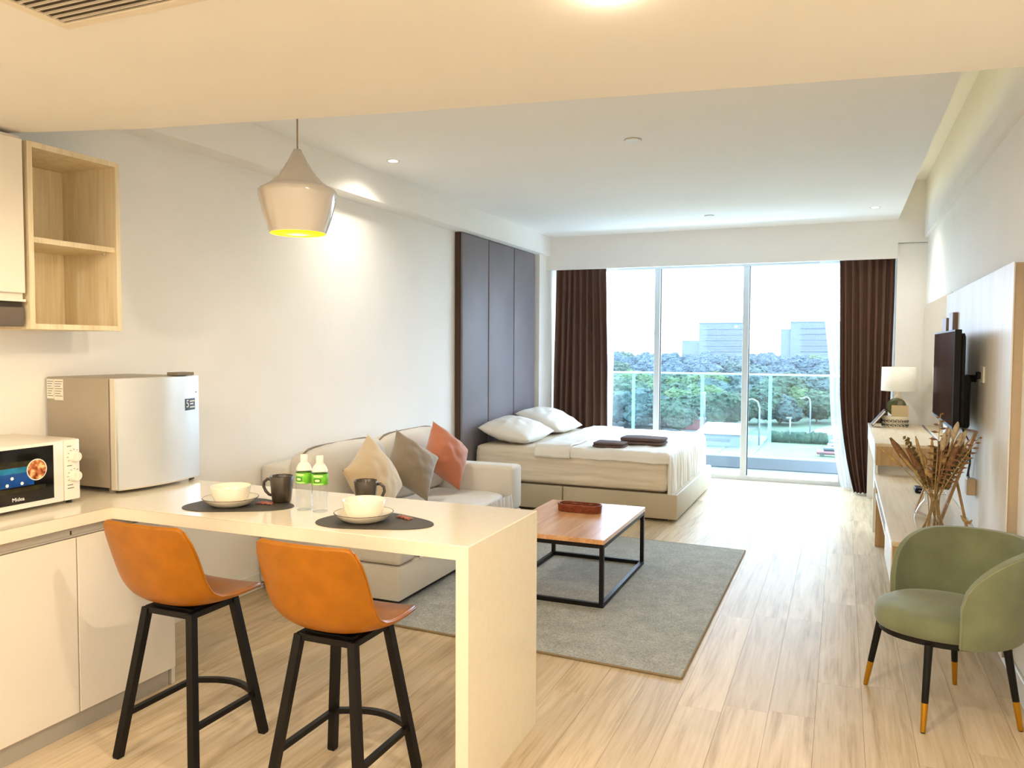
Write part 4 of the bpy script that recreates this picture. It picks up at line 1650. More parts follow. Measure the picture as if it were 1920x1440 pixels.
RZ = 0.0138
t = thing('coffee_table', 'wood topped coffee table on a black square tube frame', 'table', (-1.6, 4.97, RZ))
TX0, TX1, TY0, TY1, TZ = -1.958, -1.262, 4.437, 5.492, 0.420
b = B()
box(b, TX0, TX1, TY0, TY1, TZ - 0.028, TZ, 0.0015, 1)
obj('tabletop', b, M['table'], t, world=True)
s = 0.025
for x in (TX0 + 0.016, TX1 - 0.016):
    for y in (TY0 + 0.016, TY1 - 0.016):
        obj('leg', box(B(), x - s / 2, x + s / 2, y - s / 2, y + s / 2, RZ, TZ - 0.028), M['blackmetal'], t, world=True)
    for zz in (RZ, TZ - 0.028 - s):
        obj('side_rail', box(B(), x - s / 2, x + s / 2, TY0 + 0.03, TY1 - 0.03, zz, zz + s), M['blackmetal'], t, world=True)
for y in (TY0 + 0.016, TY1 - 0.016):
    for zz in (RZ, TZ - 0.028 - s):
        obj('end_rail', box(B(), TX0 + 0.03, TX1 - 0.03, y - s / 2, y + s / 2, zz, zz + s), M['blackmetal'], t, world=True)

t = thing('wicker_tray', 'long oval red-brown wicker basket on the coffee table', 'basket', (-1.645, 5.17, TZ + 0.0025), 0.0)


def oval(k, n, l, r):
    """stadium outline point"""
    q = 2 * PI * k / n
    c, s_ = math.cos(q), math.sin(q)
    return (l / 2 - r) * (1 if c > 0 else -1) * min(1, abs(c) * 4) + r * c, r * s_


n = 44
b = B()
for zz, grow in ((0.004, 0.0), (0.014, 0.002), (0.024, 0.004), (0.034, 0.005)):
    pts = [(*oval(k, n, 0.295 + grow, 0.058 + grow / 2), zz + 0.0022 * (1 if k % 2 else -1)) for k in range(n)]
    tube(b, pts + [pts[0]], 0.0056, 6, caps=False)
obj('woven_wall', b, M['wicker'], t, smooth=True)
b = B()
pts = [(*oval(k, n, 0.303, 0.062), 0.045) for k in range(n)]
tube(b, pts + [pts[0]], 0.0065, 8, caps=False)
obj('rim', b, M['wicker'], t, smooth=True)
obj('base', prism(B(), [oval(k, n, 0.29, 0.056) for k in range(n)], 0.001, 0.006), M['wicker'], t)

# ------------------------------------------------------------------ bed
BX0, BX1, BY0, BY1 = -3.315, -1.312, 6.93, 8.90
t = thing('bed', 'low double bed with a beige upholstered base and thick mattress', 'bed', (-2.3, 7.9, 0))
b = B()
box(b, BX0, BX1 - 0.03, BY0 + 0.03, BY1 - 0.03, 0.03, 0.245)
obj('base_core', b, M['bedbase'], t, world=True)
for x0, x1 in ((BX0, -2.379), (-2.371, BX1)):
    b = B()
    box(b, x0, x1, BY0, BY0 + 0.03, 0.028, 0.252, 0.010, 2)
    obj('side_panel', b, M['bedbase'], t, smooth=True, autos=40, world=True)
    b = B()
    box(b, x0, x1, BY1 - 0.03, BY1, 0.028, 0.252, 0.010, 2)
    obj('side_panel', b, M['bedbase'], t, smooth=True, autos=40, world=True)
b = B()
box(b, BX1 - 0.03, BX1 + 0.002, BY0 + 0.002, BY1 - 0.002, 0.028, 0.252, 0.010, 2)
obj('foot_panel', b, M['bedbase'], t, smooth=True, autos=40, world=True)
b = B()
box(b, BX0 + 0.1, BX1 - 0.1, BY0 + 0.1, BY1 - 0.1, 0.0, 0.03)
obj('plinth', b, M['darkplastic'], t, world=True)
bm = bmesh.new()
bmesh.ops.create_cube(bm, size=2.0)
bmesh.ops.subdivide_edges(bm, edges=bm.edges, cuts=36, use_grid_fill=True)
MX0, MX1, MY0, MY1, MZ0, MZ1 = BX0 + 0.022, BX1 - 0.085, BY0 + 0.025, BY1 - 0.02, 0.254, 0.596
for v in bm.verts:
    x, y, z = v.co
    hx, hy, hz = (MX1 - MX0) / 2, (MY1 - MY0) / 2, (MZ1 - MZ0) / 2
    r = 0.055
    q = Vector((x * hx, y * hy, z * hz))
    inn = Vector((max(-hx + r, min(hx - r, q.x)), max(-hy + r, min(hy - r, q.y)), max(-hz + r, min(hz - r, q.z))))
    d = q - inn
    if d.length > 1e-6:
        q = inn + d.normalized() * r
    q += Vector(((MX0 + MX1) / 2, (MY0 + MY1) / 2, (MZ0 + MZ1) / 2))
    wv = 0.013 * noise.noise(Vector((q.x * 1.6, q.y * 1.6, q.z * 22))) + 0.010 * noise.noise(Vector((q.x * 5, q.y * 5, q.z * 40)))
    side = 1 - min(1, max(0, (q.z - MZ0) / 0.05)) * 0.3
    if abs(y) > 0.99:
        q.y += (1 if y > 0 else -1) * wv * side
    if abs(x) > 0.99:
        q.x += (1 if x > 0 else -1) * wv * side
    v.co = q
obj('mattress', bm, M['sheet'], t, smooth=True, world=True)


def sheet_fn(a0, a1, b0, b1, xe, yn, yf, top, th, seed, hem=0.0):
    """cloth laid over the mattress: a runs to the foot and down, b runs across from the near drop to the far drop"""
    def z_of(d):
        return d

    def fn(u, v):
        a = a0 + (a1 - a0) * u
        c = b0 + (b1 - b0) * v
        r = 0.05
        dxx = max(0.0, a - (xe - r))
        dyn, dyf = max(0.0, (yn + r) - c), max(0.0, c - (yf - r))

        def wrap(d):
            if d <= 0:
                return 0.0, 0.0
            ang = min(d / r, PI / 2)
            o_, dz = r * math.sin(ang), r * (1 - math.cos(ang))
            if d > r * PI / 2:
                dz += d - r * PI / 2
            return o_, dz
        ox, zx = wrap(dxx)
        on, zn = wrap(dyn)
        of, zf_ = wrap(dyf)
        zd = max(zx, zn, zf_) + 0.18 * min(zx, max(zn, zf_))
        x = min(a, xe - r) + ox
        y = c if (dyn == 0 and dyf == 0) else ((yn + r - on) if dyn > 0 else (yf - r + of))
        k = min(1, zx / 0.25)
        yy = c if dyn == 0 else yn + r + 0.4 * (c - yn - r)
        fold = math.sin(yy * 58 + 2.4 * math.sin(yy * 9 + seed)) * 0.42 + 0.9 * noise.noise(Vector((yy * 11, seed, z_of(zx) * 3)))
        x += (0.020 * fold + 0.006) * min(1, zx / 0.16) - 0.020 * min(1, zn / 0.08) * k
        if dyn > 0:
            y += 0.028 * k
        ks = min(1, max(zn, zf_) / 0.12)
        y += (-1 if zn > 0 else (1 if zf_ > 0 else 0)) * 0.008 * ks * (1 + math.sin(x * 16 + seed))
        z = top - zd + 0.009 * noise.noise(Vector((x * 5, y * 5, seed))) + 0.007 * noise.noise(Vector((x * 14, y * 3, seed)))
        return (x, y, z)
    return fn


bm = B()
grid(bm, sheet_fn(-2.66, -1.02, 6.88, 8.97, MX1 + 0.012, MY0 - 0.006, MY1 + 0.006, 0.612, 0.01, 2.0), 90, 230)
dv = obj('duvet', bm, M['linen'], smooth=True, solid=0.012)
tag(dv, 'white duvet spread over the bed and falling in folds at its foot', 'duvet')
bm = B()
grid(bm, sheet_fn(-2.655, -2.305, 6.845, 8.90, MX1 + 0.5, MY0 - 0.020, MY1 + 0.02, 0.630, 0.01, 6.0), 16, 90)
fd = obj('turned_edge', bm, M['linen'], dv, smooth=True, solid=0.014)


def bed_pillow(label, cx, cy, cz, rx_, ry_, rz_, seed):
    o = obj('pillow', pillow_bm(0.54, 0.78, 0.235, 30, 0.0, seed, 0.018), M['linen'], smooth=True)
    o.location = (cx, cy, cz)
    o.rotation_euler = (rx_, ry_, rz_)
    tag(o, label, 'pillow', 'bed pillows')


bed_pillow('plump white bed pillow nearest the sofa, at the head of the bed', -3.020, 7.38, 0.715, 0.03, 0.20, 0.02, 3)
bed_pillow('plump white bed pillow on the window side of the bed', -3.005, 8.30, 0.740, -0.02, 0.30, -0.03, 9)


def towel(label, x0, x1, y0, y1, z, h, layers, seed):
    t = thing('towel', label, 'towel', ((x0 + x1) / 2, (y0 + y1) / 2, z), group='folded towels on the bed')
    lh = h / layers
    for k in range(layers):
        b = soft_box(B(), x0 + 0.004 * k, x1 - 0.003 * k, y0 + 0.003 * k, y1, z + k * lh, z + (k + 1) * lh - 0.001, 0.004, 8, seed + k, 0.004)
        obj('fold', b, M['towel'], t, smooth=True, world=True)


towel('small dark brown folded towel lying nearer the sofa side of the bed', -2.135, -1.842, 7.06, 7.30, 0.622, 0.044, 2, 1)
towel('larger dark brown folded towel behind the small one on the bed', -1.96, -1.535, 7.37, 7.66, 0.622, 0.066, 2, 8)

# headboard
t = thing('headboard', 'tall charcoal upholstered headboard of three vertical panels on the left wall', 'headboard', (-3.36, 7.7, 0.3))
HY = [6.73, 7.345, 8.020, 8.66]
for y0, y1 in zip(HY[:-1], HY[1:]):
    b = B()
    box(b, -3.346, -3.322, y0 + 0.008, y1 - 0.008, 0.26, 2.628, 0.010, 3)
    obj('panel', b, M['headboard'], t, smooth=True, autos=40, world=True)
b = B()
box(b, XL + 0.003, -3.346, HY[0] + 0.002, HY[-1] - 0.002, 0.26, 2.626)
obj('backing_board', b, M['head_shade'], t, world=True)  # shade on the headboard's near side is painted on through this board's colour

# ------------------------------------------------------------------ right wall: panel, mirror, television
t = thing('wall_panel', 'large glossy cream wall panel behind the television', 'panel', (0.74, 5.5, 0.1))
b = B()
box(b, 0.722, 0.728, 4.262, 6.80, 0.10, 1.955, 0.001, 1)
obj('face', b, M['tvpanel'], t, world=True)
b = B()
box(b, 0.728, XR, 4.27, 6.79, 0.10, 1.95)
obj('core', b, M['panel_edge'], t, world=True)
t = thing('wall_mirror', 'wide frameless wall mirror above the desk', 'mirror', (0.76, 8.0, 0.80))
b = B()
box(b, 0.756, 0.762, 6.81, 8.97, 0.80, 1.985, 0.002, 1)
obj('mirror_glass', b, M['mirror'], t, world=True)
b = B()
box(b, 0.762, XR, 6.81, 8.97, 0.80, 1.98)
obj('backing', b, M['panel_edge'], t, world=True)
b = B()
for (ya, yb, za, zb) in ((6.50, 6.74, 1.60, 1.775), (6.14, 6.34, 1.60, 1.80)):
    o = obj('wall_block', box(B(), 0.690, 0.7215, ya, yb, za, zb, 0.003, 1), M['blockwood'])
    tag(o, 'brown wooden block on the wall panel above the television, %s one' % ('farther, shorter' if ya > 6.4 else 'nearer, taller'), 'block', 'brown blocks on the panel')

t = thing('television', 'black flat television on a swing arm in front of the cream panel', 'television', (0.60, 5.45, 1.105))
TZa, TZb = 1.105, 1.657
TVA, TVB = Vector((0.565, 4.905, 0)), Vector((0.573, 6.01, 0))
tvd = (TVB - TVA).normalized()
tvn = Vector((tvd.y, -tvd.x, 0))


def tv_box(b, l0, l1, d0, d1, z0, z1, bev):
    """box along the set: l along its width from the near end, d behind the screen plane"""
    b2 = B()
    box(b2, l0, l1, d0, d1, z0, z1, bev, 2)
    for v in b2.verts:
        q = TVA + tvd * v.co.x + tvn * v.co.y
        v.co = Vector((q.x, q.y, v.co.z))
    me = bpy.data.meshes.new('tmp')
    b2.to_mesh(me)
    b2.free()
    b.from_mesh(me)
    bpy.data.meshes.remove(me)
    return b


TL = (TVB - TVA).length
obj('shell', tv_box(B(), 0, TL, 0, 0.034, TZa, TZb, 0.004), M['tv'], t, world=True)
obj('screen', tv_box(B(), 0.01, TL - 0.01, -0.0015, 0.001, TZa + 0.02, TZb - 0.01, 0), M['screen'], t, world=True)
b = tv_box(B(), 0.03, TL - 0.03, 0.033, 0.060, TZa + 0.01, TZb - 0.02, 0.02)
tv_box(b, 0.10, TL - 0.10, 0.050, 0.098, TZa + 0.0, TZa + 0.30, 0.02)
obj('back_bulge', b, M['tv'], t, smooth=True, autos=40, world=True)
b = B()
bar(b, (0.655, 5.40, 1.38), (0.690, 5.22, 1.38), 0.03, 0.04)
bar(b, (0.690, 5.22, 1.38), (0.7215, 5.30, 1.38), 0.03, 0.04)
obj('wall_arm', b, M['tv'], t, world=True)
b = B()
tube(b, [(0.64, 5.20, 1.12), (0.69, 5.22, 1.0), (0.705, 5.28, 0.88), (0.70, 5.32, 0.80)], 0.006, 8)
obj('cable', b, M['darkplastic'], t, smooth=True, world=True)
b = B()
tube(b, [(0.63, 5.10, 1.12), (0.69, 5.14, 1.00), (0.71, 5.30, 0.94), (0.705, 5.42, 0.86)], 0.004, 8)
obj('cable', b, M['darkplastic'], t, smooth=True, world=True)


def socket(label, y, z, dark):
    t = thing('wall_socket', label, 'socket', (0.7215, y, z), group='sockets on the wall panel')
    obj('plate', box(B(), 0.711, 0.7215, y - 0.06, y + 0.06, z - 0.045, z + 0.045, 0.003, 1), M['label_white'], t, world=True)
    b = B()
    box(b, 0.690, 0.711, y + 0.005, y + 0.045, z - 0.025, z + 0.015, 0.004, 1)
    tube(b, [(0.692, y + 0.03, z - 0.01), (0.66, y + 0.10, z - 0.02), (0.62, y + 0.02, z - 0.04)], 0.005, 6)
    obj('plug', b, M['tv'], t, world=True)


socket('white socket with a black plug beside the television', 5.02, 1.41, True)
t = thing('power_adapter', 'beige power adapter plugged low on the cream panel', 'adapter', (0.70, 5.2, 0.76))
b = B()
box(b, 0.675, 0.7215, 5.14, 5.22, 0.715, 0.81, 0.005, 2)
obj('brick', b, M['beige_plug'], t, world=True)
b = B()
tube(b, [(0.69, 5.18, 0.81), (0.688, 5.18, 0.84), (0.692, 5.2, 0.88), (0.70, 5.22, 0.92)], 0.003, 6)
obj('lead', b, M['darkplastic'], t, smooth=True, world=True)

# ------------------------------------------------------------------ console and desk
t = thing('media_console', 'low white media console with a pale wood top under the television', 'console', (0.5, 5.8, 0))
CX0, CX1, CY0, CY1 = 0.268, 0.72, 4.60, 7.05
b = B()
box(b, CX0, CX1, CY0, CY1, 0.505, 0.53, 0.0015, 1)
obj('top_board', b, M['beech'], t, world=True)
b = B()
box(b, CX0 - 0.004, CX0 - 0.0005, CY0, CY1, 0.500, 0.531)
obj('front_edge', b, M['white_lam'], t, world=True)
b = B()
box(b, CX0 + 0.002, CX1, CY0 + 0.002, CY0 + 0.024, 0.30, 0.505)
obj('end_panel', b, M['legwood'], t, world=True)
b = B()
box(b, CX0 + 0.018, CX1, CY0 + 0.024, 5.24, 0.30, 0.32)
obj('bottom_board', b, M['white_lam'], t, world=True)
b = B()
box(b, CX0 - 0.004, CX0 + 0.016, CY0 + 0.004, 5.24, 0.298, 0.498, 0.002, 1)
obj('drawer_front', b, M['white_lam'], t, world=True)
b = B()
box(b, CX0 + 0.018, CX1, 5.24, 5.262, 0.30, 0.505)
obj('divider', b, M['legwood'], t, world=True)
b = B()
box(b, CX0, CX1, 5.262, 6.76, 0.40, 0.422)
obj('niche_board', b, M['white_lam'], t, world=True)
b = B()
box(b, CX1 - 0.02, CX1, 5.262, 6.76, 0.422, 0.505)
obj('niche_back', b, M['legwood'], t, world=True)
b = B()
box(b, CX0 + 0.003, CX1, 6.762, 6.80, 0.0, 0.505)
obj('leg_panel', b, M['legwood'], t, world=True)

t = thing('desk', 'white writing desk with a drawer in front of the mirror', 'desk', (0.5, 8.0, 0))
DX0, DX1, DY0, DY1 = 0.270, 0.755, 7.06, 8.985
b = B()
box(b, DX0, DX1, DY0, DY1, 0.755, 0.78, 0.002, 1)
obj('top_board', b, M['beech'], t, world=True)
b = B()
box(b, DX0 - 0.006, DX0 - 0.0005, DY0, DY1, 0.750, 0.781)
obj('front_edge', b, M['white_lam'], t, world=True)
b = B()
box(b, DX0 + 0.004, DX1, DY0 + 0.002, DY0 + 0.026, 0.60, 0.755)
obj('end_board', b, M['legwood'], t, world=True)
for y0, y1 in ((DY0 + 0.03, 8.0), (8.005, DY1)):
    b = B()
    box(b, DX0 - 0.004, DX0 + 0.014, y0, y1, 0.612, 0.748, 0.002, 1)
    obj('drawer_front', b, M['white_lam'], t, world=True)
b = B()
box(b, DX0 + 0.016, DX1, DY0 + 0.03, DY1, 0.605, 0.62)
obj('drawer_bottom', b, M['white_lam'], t, world=True)
for y0, y1 in ((7.30, 7.345), (8.93, 8.98)):
    b = B()
    box(b, DX0, DX1, y0, y1, 0.0, 0.605)
    obj('leg_panel', b, M['white_lam'], t, world=True)
b = B()
box(b, DX0 - 0.002, DX0 + 0.02, 7.06, 7.30, 0.40, 0.60)
obj('joining_strip', b, M['white_lam'], t, world=True)

# lamp
LX, LY = 0.530, 8.80
t = thing('table_lamp', 'table lamp with a white drum shade on the desk', 'lamp', (LX, LY, 0.7805))
b = B()
lathe(b, [(0.158, 0.0), (0.155, 0.238)], 48, (0, 0, 0.348))
obj('shade', b, M['shade'], t, smooth=True, solid=0.003)
b = B()
lathe(b, [(0, 0), (0.060, 0), (0.066, 0.010), (0.084, 0.06), (0.092, 0.12), (0.086, 0.18), (0.064, 0.24), (0.036, 0.285), (0.018, 0.32), (0.012, 0.42), (0, 0.42)], 36)
obj('base', b, M['lampbody'], t, smooth=True)
b = B()
for k in range(3):
    a = k * 2 * PI / 3
    tube(b, [(0, 0, 0.415), (0.157 * math.cos(a), 0.157 * math.sin(a), 0.415)], 0.003, 6)
obj('spider', b, M['alu'], t)

# box with dark pattern, plate and card inside, book leaning in front
t = thing('patterned_box', 'cream oval box with a dark ornament at the far end of the desk', 'box', (0.495, 8.58, 0.78))
b = B()


def ovp(k, n, ax, by):
    q = 2 * PI * k / n
    return ax * math.cos(q), by * math.sin(q)


prism(b, [ovp(k, 36, 0.118, 0.08) for k in range(36)], 0.0, 0.088)
obj('body', b, M['boxpat'], t, smooth=True, autos=40)
b = B()
prism(b, [ovp(k, 36, 0.122, 0.084) for k in range(36)], 0.088, 0.108)
obj('lid_band', b, M['boxpat'], t, smooth=True, autos=40)
bm = B()
for k in range(26):
    q0 = PI + 0.15 + k * (PI - 0.3) / 26
    for j in range(2):
        zc = 0.024 + 0.038 * j + 0.006 * math.sin(k * 1.9)
        rr_ = 0.010 + 0.004 * math.sin(k * 2.3 + j)
        c = Vector((0.1195 * math.cos(q0), 0.0815 * math.sin(q0), zc))
        tn = Vector((-math.sin(q0) * 0.118, math.cos(q0) * 0.08, 0)).normalized()
        pts = [c + tn * rr_ * math.cos(2 * PI * i / 7) + Vector((0, 0, rr_ * math.sin(2 * PI * i / 7))) for i in range(6)]
        tube(bm, pts, 0.0022, 5)
obj('ornament', bm, M['boxink'], t)
t = thing('green_plate', 'olive green round plate standing on edge behind the kraft card', 'plate', (0.505, 8.61, 0.889))
b = B()
lathe(b, [(0, 0.0), (0.06, 0.0), (0.088, 0.010), (0.09, 0.014), (0.06, 0.006), (0, 0.006)], 36)
bmesh.ops.rotate(b, verts=b.verts, cent=(0, 0, 0), matrix=Matrix.Rotation(PI / 2 - 0.25, 3, 'X'))
bmesh.ops.translate(b, verts=b.verts, vec=(0, 0, 0.087))
obj('dish', b, M['leafplate'], t, smooth=True)
t = thing('kraft_card', 'kraft coloured folded card propped on the patterned box', 'card', (0.535, 8.555, 0.889))
b = B()
box(b, -0.075, 0.075, -0.003, 0.003, 0, 0.11)
bmesh.ops.rotate(b, verts=b.verts, cent=(0, 0, 0), matrix=Matrix.Rotation(-0.25, 3, 'X'))
obj('sheet', b, M['card'], t)
b = B()
box(b, -0.02, 0.02, 0.03, 0.034, 0.11, 0.15)
obj('clip', b, M['greyplastic'], t)
t = thing('book', 'dark brown book leaning against the patterned box on the desk', 'book', (0.305, 8.55, 0.7805))
b = B()
bar(b, (-0.02, 0, 0.018), (0.10, 0, 0.168), 0.16, 0.024, up=(0.78, 0, -0.62))
obj('cover', b, M['tablet'], t)
b = B()
bar(b, (-0.014, -0.001, 0.026), (0.094, -0.001, 0.161), 0.163, 0.014, up=(0.78, 0, -0.62))
obj('pages', b, M['label_white'], t)

# remote on console
t = thing('remote_box', 'small black set-top box on the console behind the vase', 'media box', (0.57, 6.3, 0.53))
b = B()
box(b, 0.50, 0.63, 6.22, 6.36, 0.532, 0.565, 0.004, 1)
obj('case', b, M['tv'], t, world=True)
b = B()
box(b, 0.52, 0.60, 6.218, 6.2205, 0.545, 0.552)
obj('front_slot', b, M['greyplastic'], t, world=True)

# vase with dried stems
VX, VY, VZ = 0.487, 4.86, 0.53
t = thing('vase', 'round clear glass vase on the near end of the console', 'vase', (VX, VY, VZ))
b = B()
lathe(b, [(0, 0.004), (0.045, 0.003), (0.05, 0.0), (0.072, 0.010), (0.093, 0.045), (0.100, 0.085), (0.094, 0.125), (0.074, 0.165), (0.055, 0.190), (0.050, 0.215), (0.055, 0.232)], 40)
obj('vessel', b, M['vase'], t, smooth=True)
b = B()
lathe(b, [(0.0535, 0.230), (0.0565, 0.2325), (0.0535, 0.235)], 40, close=True)
obj('lip', b, M['vase'], t, smooth=True)

rs = random.Random(21)
SPECS = [
    # dx, dy, dz of the tip from the vase mouth, kind
    (-0.285, -0.02, 0.245, 'reed'), (-0.225, 0.00, 0.290, 'cattail'), (-0.150, 0.02, 0.300, 'leafy'), (-0.105, 0.03, 0.310, 'reed'), (-0.03, 0.02, 0.31, 'reed'),
    (0.005, 0.02, 0.45, 'fern'), (0.03, -0.02, 0.32, 'cattail'), (0.050, 0.02, 0.36, 'bunny'), (0.085, 0.03, 0.40, 'bunny'), (0.130, 0.0, 0.35, 'bunny'),
    (0.10, -0.02, 0.33, 'cattail'), (0.185, 0.02, 0.33, 'fern'), (-0.065, -0.02, 0.21, 'bunny2'), (-0.045, -0.03, 0.14, 'bunny2'), (0.02, 0.03, 0.28, 'leafy'),
    (0.065, -0.03, 0.24, 'leafy'), (-0.175, -0.03, 0.21, 'reed'), (0.145, -0.03, 0.25, 'leafy'), (0.055, 0.04, 0.28, 'cattail'), (-0.015, 0.03, 0.25, 'leafy'), (0.125, 0.02, 0.29, 'cattail'), (-0.115, -0.01, 0.21, 'leafy'),
    (0.105, 0.04, 0.34, 'bunny'), (0.025, 0.04, 0.34, 'bunny'), (0.150, 0.01, 0.30, 'reed'), (0.075, -0.04, 0.30, 'reed'), (0.040, -0.04, 0.22, 'bunny2'), (-0.140, 0.01, 0.24, 'cattail')]
KIND_LABEL = {'reed': 'slim tan dried reed in the glass vase', 'cattail': 'dried brown bulrush head in the glass vase', 'leafy': 'dried olive eucalyptus stem in the glass vase', 'fern': 'dried fern frond in the glass vase', 'bunny': 'fluffy cream bunny-tail grass in the glass vase', 'bunny2': 'short bunny-tail grass in front in the glass vase'}
for k, (ddx, ddy, ddz, kd) in enumerate(SPECS):
    if ddz > 0.30:
        ddy = -0.05 - 0.03 * (k % 3)
    elif ddy > 0:
        ddy = -0.01
    a0 = rs.uniform(0, 6.28)
    foot = Vector((0.045 * math.cos(a0) - ddx * 0.12, 0.045 * math.sin(a0), 0.02))
    mouth = Vector((ddx * 0.12 + rs.uniform(-0.012, 0.012), ddy * 0.2 + rs.uniform(-0.012, 0.012), 0.225))
    tip = Vector((ddx, ddy, 0.225 + ddz))
    mid = mouth.lerp(tip, 0.5) + Vector((0, 0, 0.012))
    same = sorted(q[0] for q in SPECS if q[3] == kd)
    ORDW = ('first', 'second', 'third', 'fourth', 'fifth', 'sixth', 'seventh')
    s = thing('dried_stem', KIND_LABEL[kd] + (', %s of its kind from the left' % ORDW[same.index(ddx)] if len(same) > 1 else ''), 'dried stem', (VX, VY, VZ), group='dried stems in the vase, ' + kd.replace('2', ' short'))
    b = B()
    tube(b, [foot, mouth, mid, tip], [0.0022, 0.0026, 0.0022, 0.0014], 6)
    obj('stalk', b, M['dry1'], s, smooth=True)
    dr = (tip - mid).normalized()
    if kd in ('reed', 'cattail', 'bunny', 'bunny2'):
        L, R_ = {'reed': (0.17, 0.0075), 'cattail': (0.22, 0.0145), 'bunny': (0.10, 0.0125), 'bunny2': (0.06, 0.0125)}[kd]
        pts, rad = [], []
        for i in range(9):
            q = i / 8
            pts.append(tip - dr * L * (1 - q) + dr * 0.01)
            rad.append(R_ * (0.25 + 0.95 * math.sin(PI * min(1, q * 0.9 + 0.08)) ** 0.7))
        b = B()
        tube(b, pts, rad, 9)
        for v in b.verts:
            v.co += Vector((1, 1, 1)) * R_ * 0.35 * noise.noise(v.co * 160)
        obj('seed_head', b, M[{'reed': 'dry1', 'cattail': 'dry2', 'bunny': 'dry3', 'bunny2': 'dry1'}[kd]], s, smooth=True)
    else:
        bm = B()
        n_ = 44 if kd == 'leafy' else 22
        base = mouth.lerp(tip, 0.12)
        for i in range(n_):
            q = i / (n_ - 1)
            c = base.lerp(mid, min(1, q * 2)) if q < 0.5 else mid.lerp(tip, q * 2 - 1)
            if kd == 'fern':
                side = (Vector((1, 0, 0.12)) if i % 2 else Vector((-1, 0, 0.12)))
                L, W = 0.046 * math.sin(PI * (0.12 + 0.83 * q)) + 0.010, 0.0075
            else:
                a = i * 2.4
                side = Vector((math.cos(a), math.sin(a), 0.5))
                L, W = 0.036 * (1.15 - 0.6 * q), 0.014
            side.normalize()
            wv = side.cross(Vector((0, 1, 0.3))).normalized() * W
            p = [c, c + side * L * 0.5 + wv, c + side * L, c + side * L * 0.5 - wv]
            th = Vector((0, 0.0006, 0))
            lo = [bm.verts.new(x - th) for x in p]
            hi = [bm.verts.new(x + th) for x in p]
            bm.faces.new(lo[::-1])
            bm.faces.new(hi)
            for e in range(4):
                bm.faces.new((lo[e], lo[(e + 1) % 4], hi[(e + 1) % 4], hi[e]))
        lf = obj('leaves', bm, M['dry4' if kd == 'leafy' else 'dry2'], s)
        lf['kind'] = 'stuff'

# photo frame leaning behind the vase with its prop leg
t = thing('photo_frame', 'leaning cream picture in a thin wooden frame behind the vase', 'picture frame', (0.58, 5.2, 0.53))
A_, B_ = Vector((0.540, 5.12, 0.540)), Vector((0.706, 5.10, 1.08))
b = B()
up = (B_ - A_).normalized()
wd = Vector((-0.32, 0.95, 0)).normalized()
nn = up.cross(wd).normalized()


def slab(b, c0, w0, w1, h0, h1, th0, th1):
    vs = []
    for h in (h0, h1):
        for ww, tt in ((w0, th0), (w1, th0), (w1, th1), (w0, th1)):
            vs.append(b.verts.new(c0 + up * h + wd * ww + nn * tt))
    for f in ((3, 2, 1, 0), (4, 5, 6, 7), (0, 1, 5, 4), (1, 2, 6, 5), (2, 3, 7, 6), (3, 0, 4, 7)):
        b.faces.new([vs[i] for i in f])


Hh = (B_ - A_).length
C0 = A_ - wd * 0.0
slab(b, C0, 0.0, 0.30, 0.02, Hh, 0.0, 0.006)
obj('picture', b, M['photo'], t, world=True)
b = B()
slab(b, C0, -0.012, 0.0, 0.0, Hh + 0.01, -0.004, 0.014)
slab(b, C0, 0.30, 0.312, 0.0, Hh + 0.01, -0.004, 0.014)
slab(b, C0, 0.0, 0.30, Hh, Hh + 0.012, -0.004, 0.014)
slab(b, C0, 0.0, 0.30, 0.005, 0.02, -0.004, 0.014)
obj('wood_border', b, M['photowood'], t, world=True)
b = B()
bar(b, (0.618, 5.14, 0.82), (0.678, 5.115, 0.536), 0.012)
obj('prop_leg', b, M['photowood'], t, world=True)
b = B()
tube(b, [(0.648, 5.12, 0.60), (0.662, 5.10, 0.578), (0.688, 5.09, 0.566), (0.70, 5.09, 0.585)], [0.004, 0.010, 0.010, 0.004], 8)
obj('carved_branch', b, M['dry1'], t, smooth=True, world=True)

# ------------------------------------------------------------------ green chair
CHX, CHY = 0.424, 3.815
CH_RZ = math.atan2(-0.172, -0.378)       # the way the chair faces (local +x)
t = thing('armchair', 'sage green velvet tub chair on black legs with gold tips', 'chair', (CHX, CHY, 0), CH_RZ)
inv = Matrix.Rotation(-CH_RZ, 2)
feet = []
for fx, fy in ((0.135, 3.941), (0.336, 3.526), (0.516, 4.105), (0.705, 3.700)):
    feet.append(inv @ Vector((fx - CHX, fy - CHY)))
for f in feet:
    top = Vector((f.x * 0.80, f.y * 0.80))
    cut = 0.33
    zt = 0.345
    p0, p1 = Vector((top.x, top.y, zt)), Vector((f.x, f.y, 0.004))
    pc = p0.lerp(p1, 1 - cut)
    b = B()
    tube(b, [p0, pc], [0.0165, 0.0135], 16)
    lg = obj('leg', b, M['blackmetal'], t, smooth=True, autos=40)
    b = B()
    tube(b, [pc, p1], [0.0137, 0.0105], 16)
    o_ = obj('gold_tip', b, M['brass'], lg, smooth=True, autos=40)
    o_['label'] = 'gold leg tip'
    b = B()
    lathe(b, [(0, 0), (0.009, 0), (0.009, 0.005), (0, 0.005)], 12, (f.x, f.y, 0))
    obj('foot_pad', b, M['darkplastic'], lg)


def seat_r(a, k=1.0):
    """plan outline of the seat, a measured from the front"""
    return k * (0.255 + 0.010 * math.cos(2 * a) + 0.006 * math.cos(4 * a))


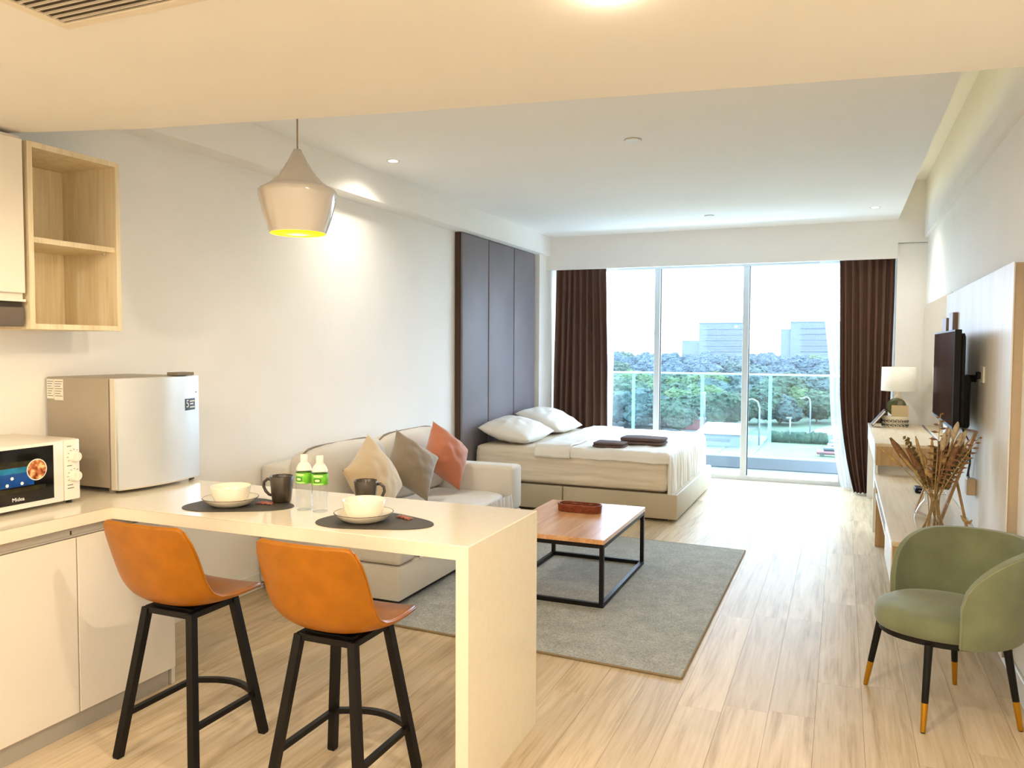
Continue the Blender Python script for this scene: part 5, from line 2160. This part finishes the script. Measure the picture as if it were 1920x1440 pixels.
b = B()
pts = []
for i in range(48):
    a = 2 * PI * i / 48
    pts.append((seat_r(a, 0.94) * math.cos(a), seat_r(a, 0.94) * math.sin(a)))
prism(b, pts, 0.335, 0.358)
obj('seat_frame', b, M['blackmetal'], t, smooth=True, autos=40)
b = B()
rings = []
for k_, z in ((0.90, 0.356), (0.985, 0.362), (1.02, 0.385), (1.02, 0.415), (0.985, 0.438), (0.90, 0.450), (0.70, 0.457), (0.4, 0.461), (0.15, 0.462)):
    rings.append([b.verts.new((seat_r(2 * PI * i / 48, k_) * math.cos(2 * PI * i / 48), seat_r(2 * PI * i / 48, k_) * math.sin(2 * PI * i / 48), z)) for i in range(48)])
for A2, B2 in zip(rings[:-1], rings[1:]):
    for i in range(48):
        b.faces.new((A2[i], A2[(i + 1) % 48], B2[(i + 1) % 48], B2[i]))
b.faces.new(rings[-1])
b.faces.new(rings[0][::-1])
obj('seat_cushion', b, M['green'], t, smooth=True)
# wrap-around back: swept from arm to arm around the rear
bm = B()
NU, NVv = 64, 14
A_MAX = math.radians(109)


def back_edge(s):
    """height of the rim at s in -1..1 (0 = middle of the back)"""
    q = abs(s)
    e = max(0.0, 1 - q)
    z = 0.742 - 0.018 * q ** 2 - 0.055 * q ** 4
    if q > 0.60:
        z -= 0.150 * (1 - math.sqrt(max(0.0, 1 - ((q - 0.60) / 0.40) ** 2)))
    return z


def back_fn(inner):
    def fn(u, v):
        s = -1 + 2 * u
        a = PI + s * A_MAX
        zb = 0.352
        zt = back_edge(s)
        z = zb + (zt - zb) * v
        flare = (0.034 * v + 0.016 * math.sin(PI * v)) * (1 - 0.75 * abs(s) ** 5)
        rad = seat_r(a, 1.02) + flare + (0.0 if inner else 0.036 - 0.008 * abs(s) ** 3)
        return (rad * math.cos(a) - 0.01, rad * math.sin(a), z)
    return fn


vi = grid(bm, back_fn(True), NU, NVv)
vo = grid(bm, back_fn(False), NU, NVv)
for i in range(NU):
    bm.faces.new((vi[i][NVv], vi[i + 1][NVv], vo[i + 1][NVv], vo[i][NVv]))
    bm.faces.new((vi[i][0], vo[i][0], vo[i + 1][0], vi[i + 1][0]))
for e in (0, NU):
    for j in range(NVv):
        bm.faces.new((vi[e][j], vi[e][j + 1], vo[e][j + 1], vo[e][j]))
o = obj('back_shell', bm, M['green'], t, smooth=True, autos=60)
s_ = o.modifiers.new('round', 'BEVEL')
s_.width = 0.016
s_.segments = 4
s_.limit_method = 'ANGLE'
s_.angle_limit = math.radians(55)
b = B()
pts = []
for i in range(NU + 1):
    x, y, z = back_fn(False)(i / NU, 1.0)
    pts.append((x, y, z - 0.006))
x, y, _ = back_fn(False)(0, 1.0)
pre = [back_fn(False)(0, q / 6) for q in range(6)]
post_ = [back_fn(False)(1, 1 - (q + 1) / 6) for q in range(6)]
tube(b, pre + pts + post_, 0.003, 6)
obj('edge_piping', b, M['green_pipe'], t, smooth=True)
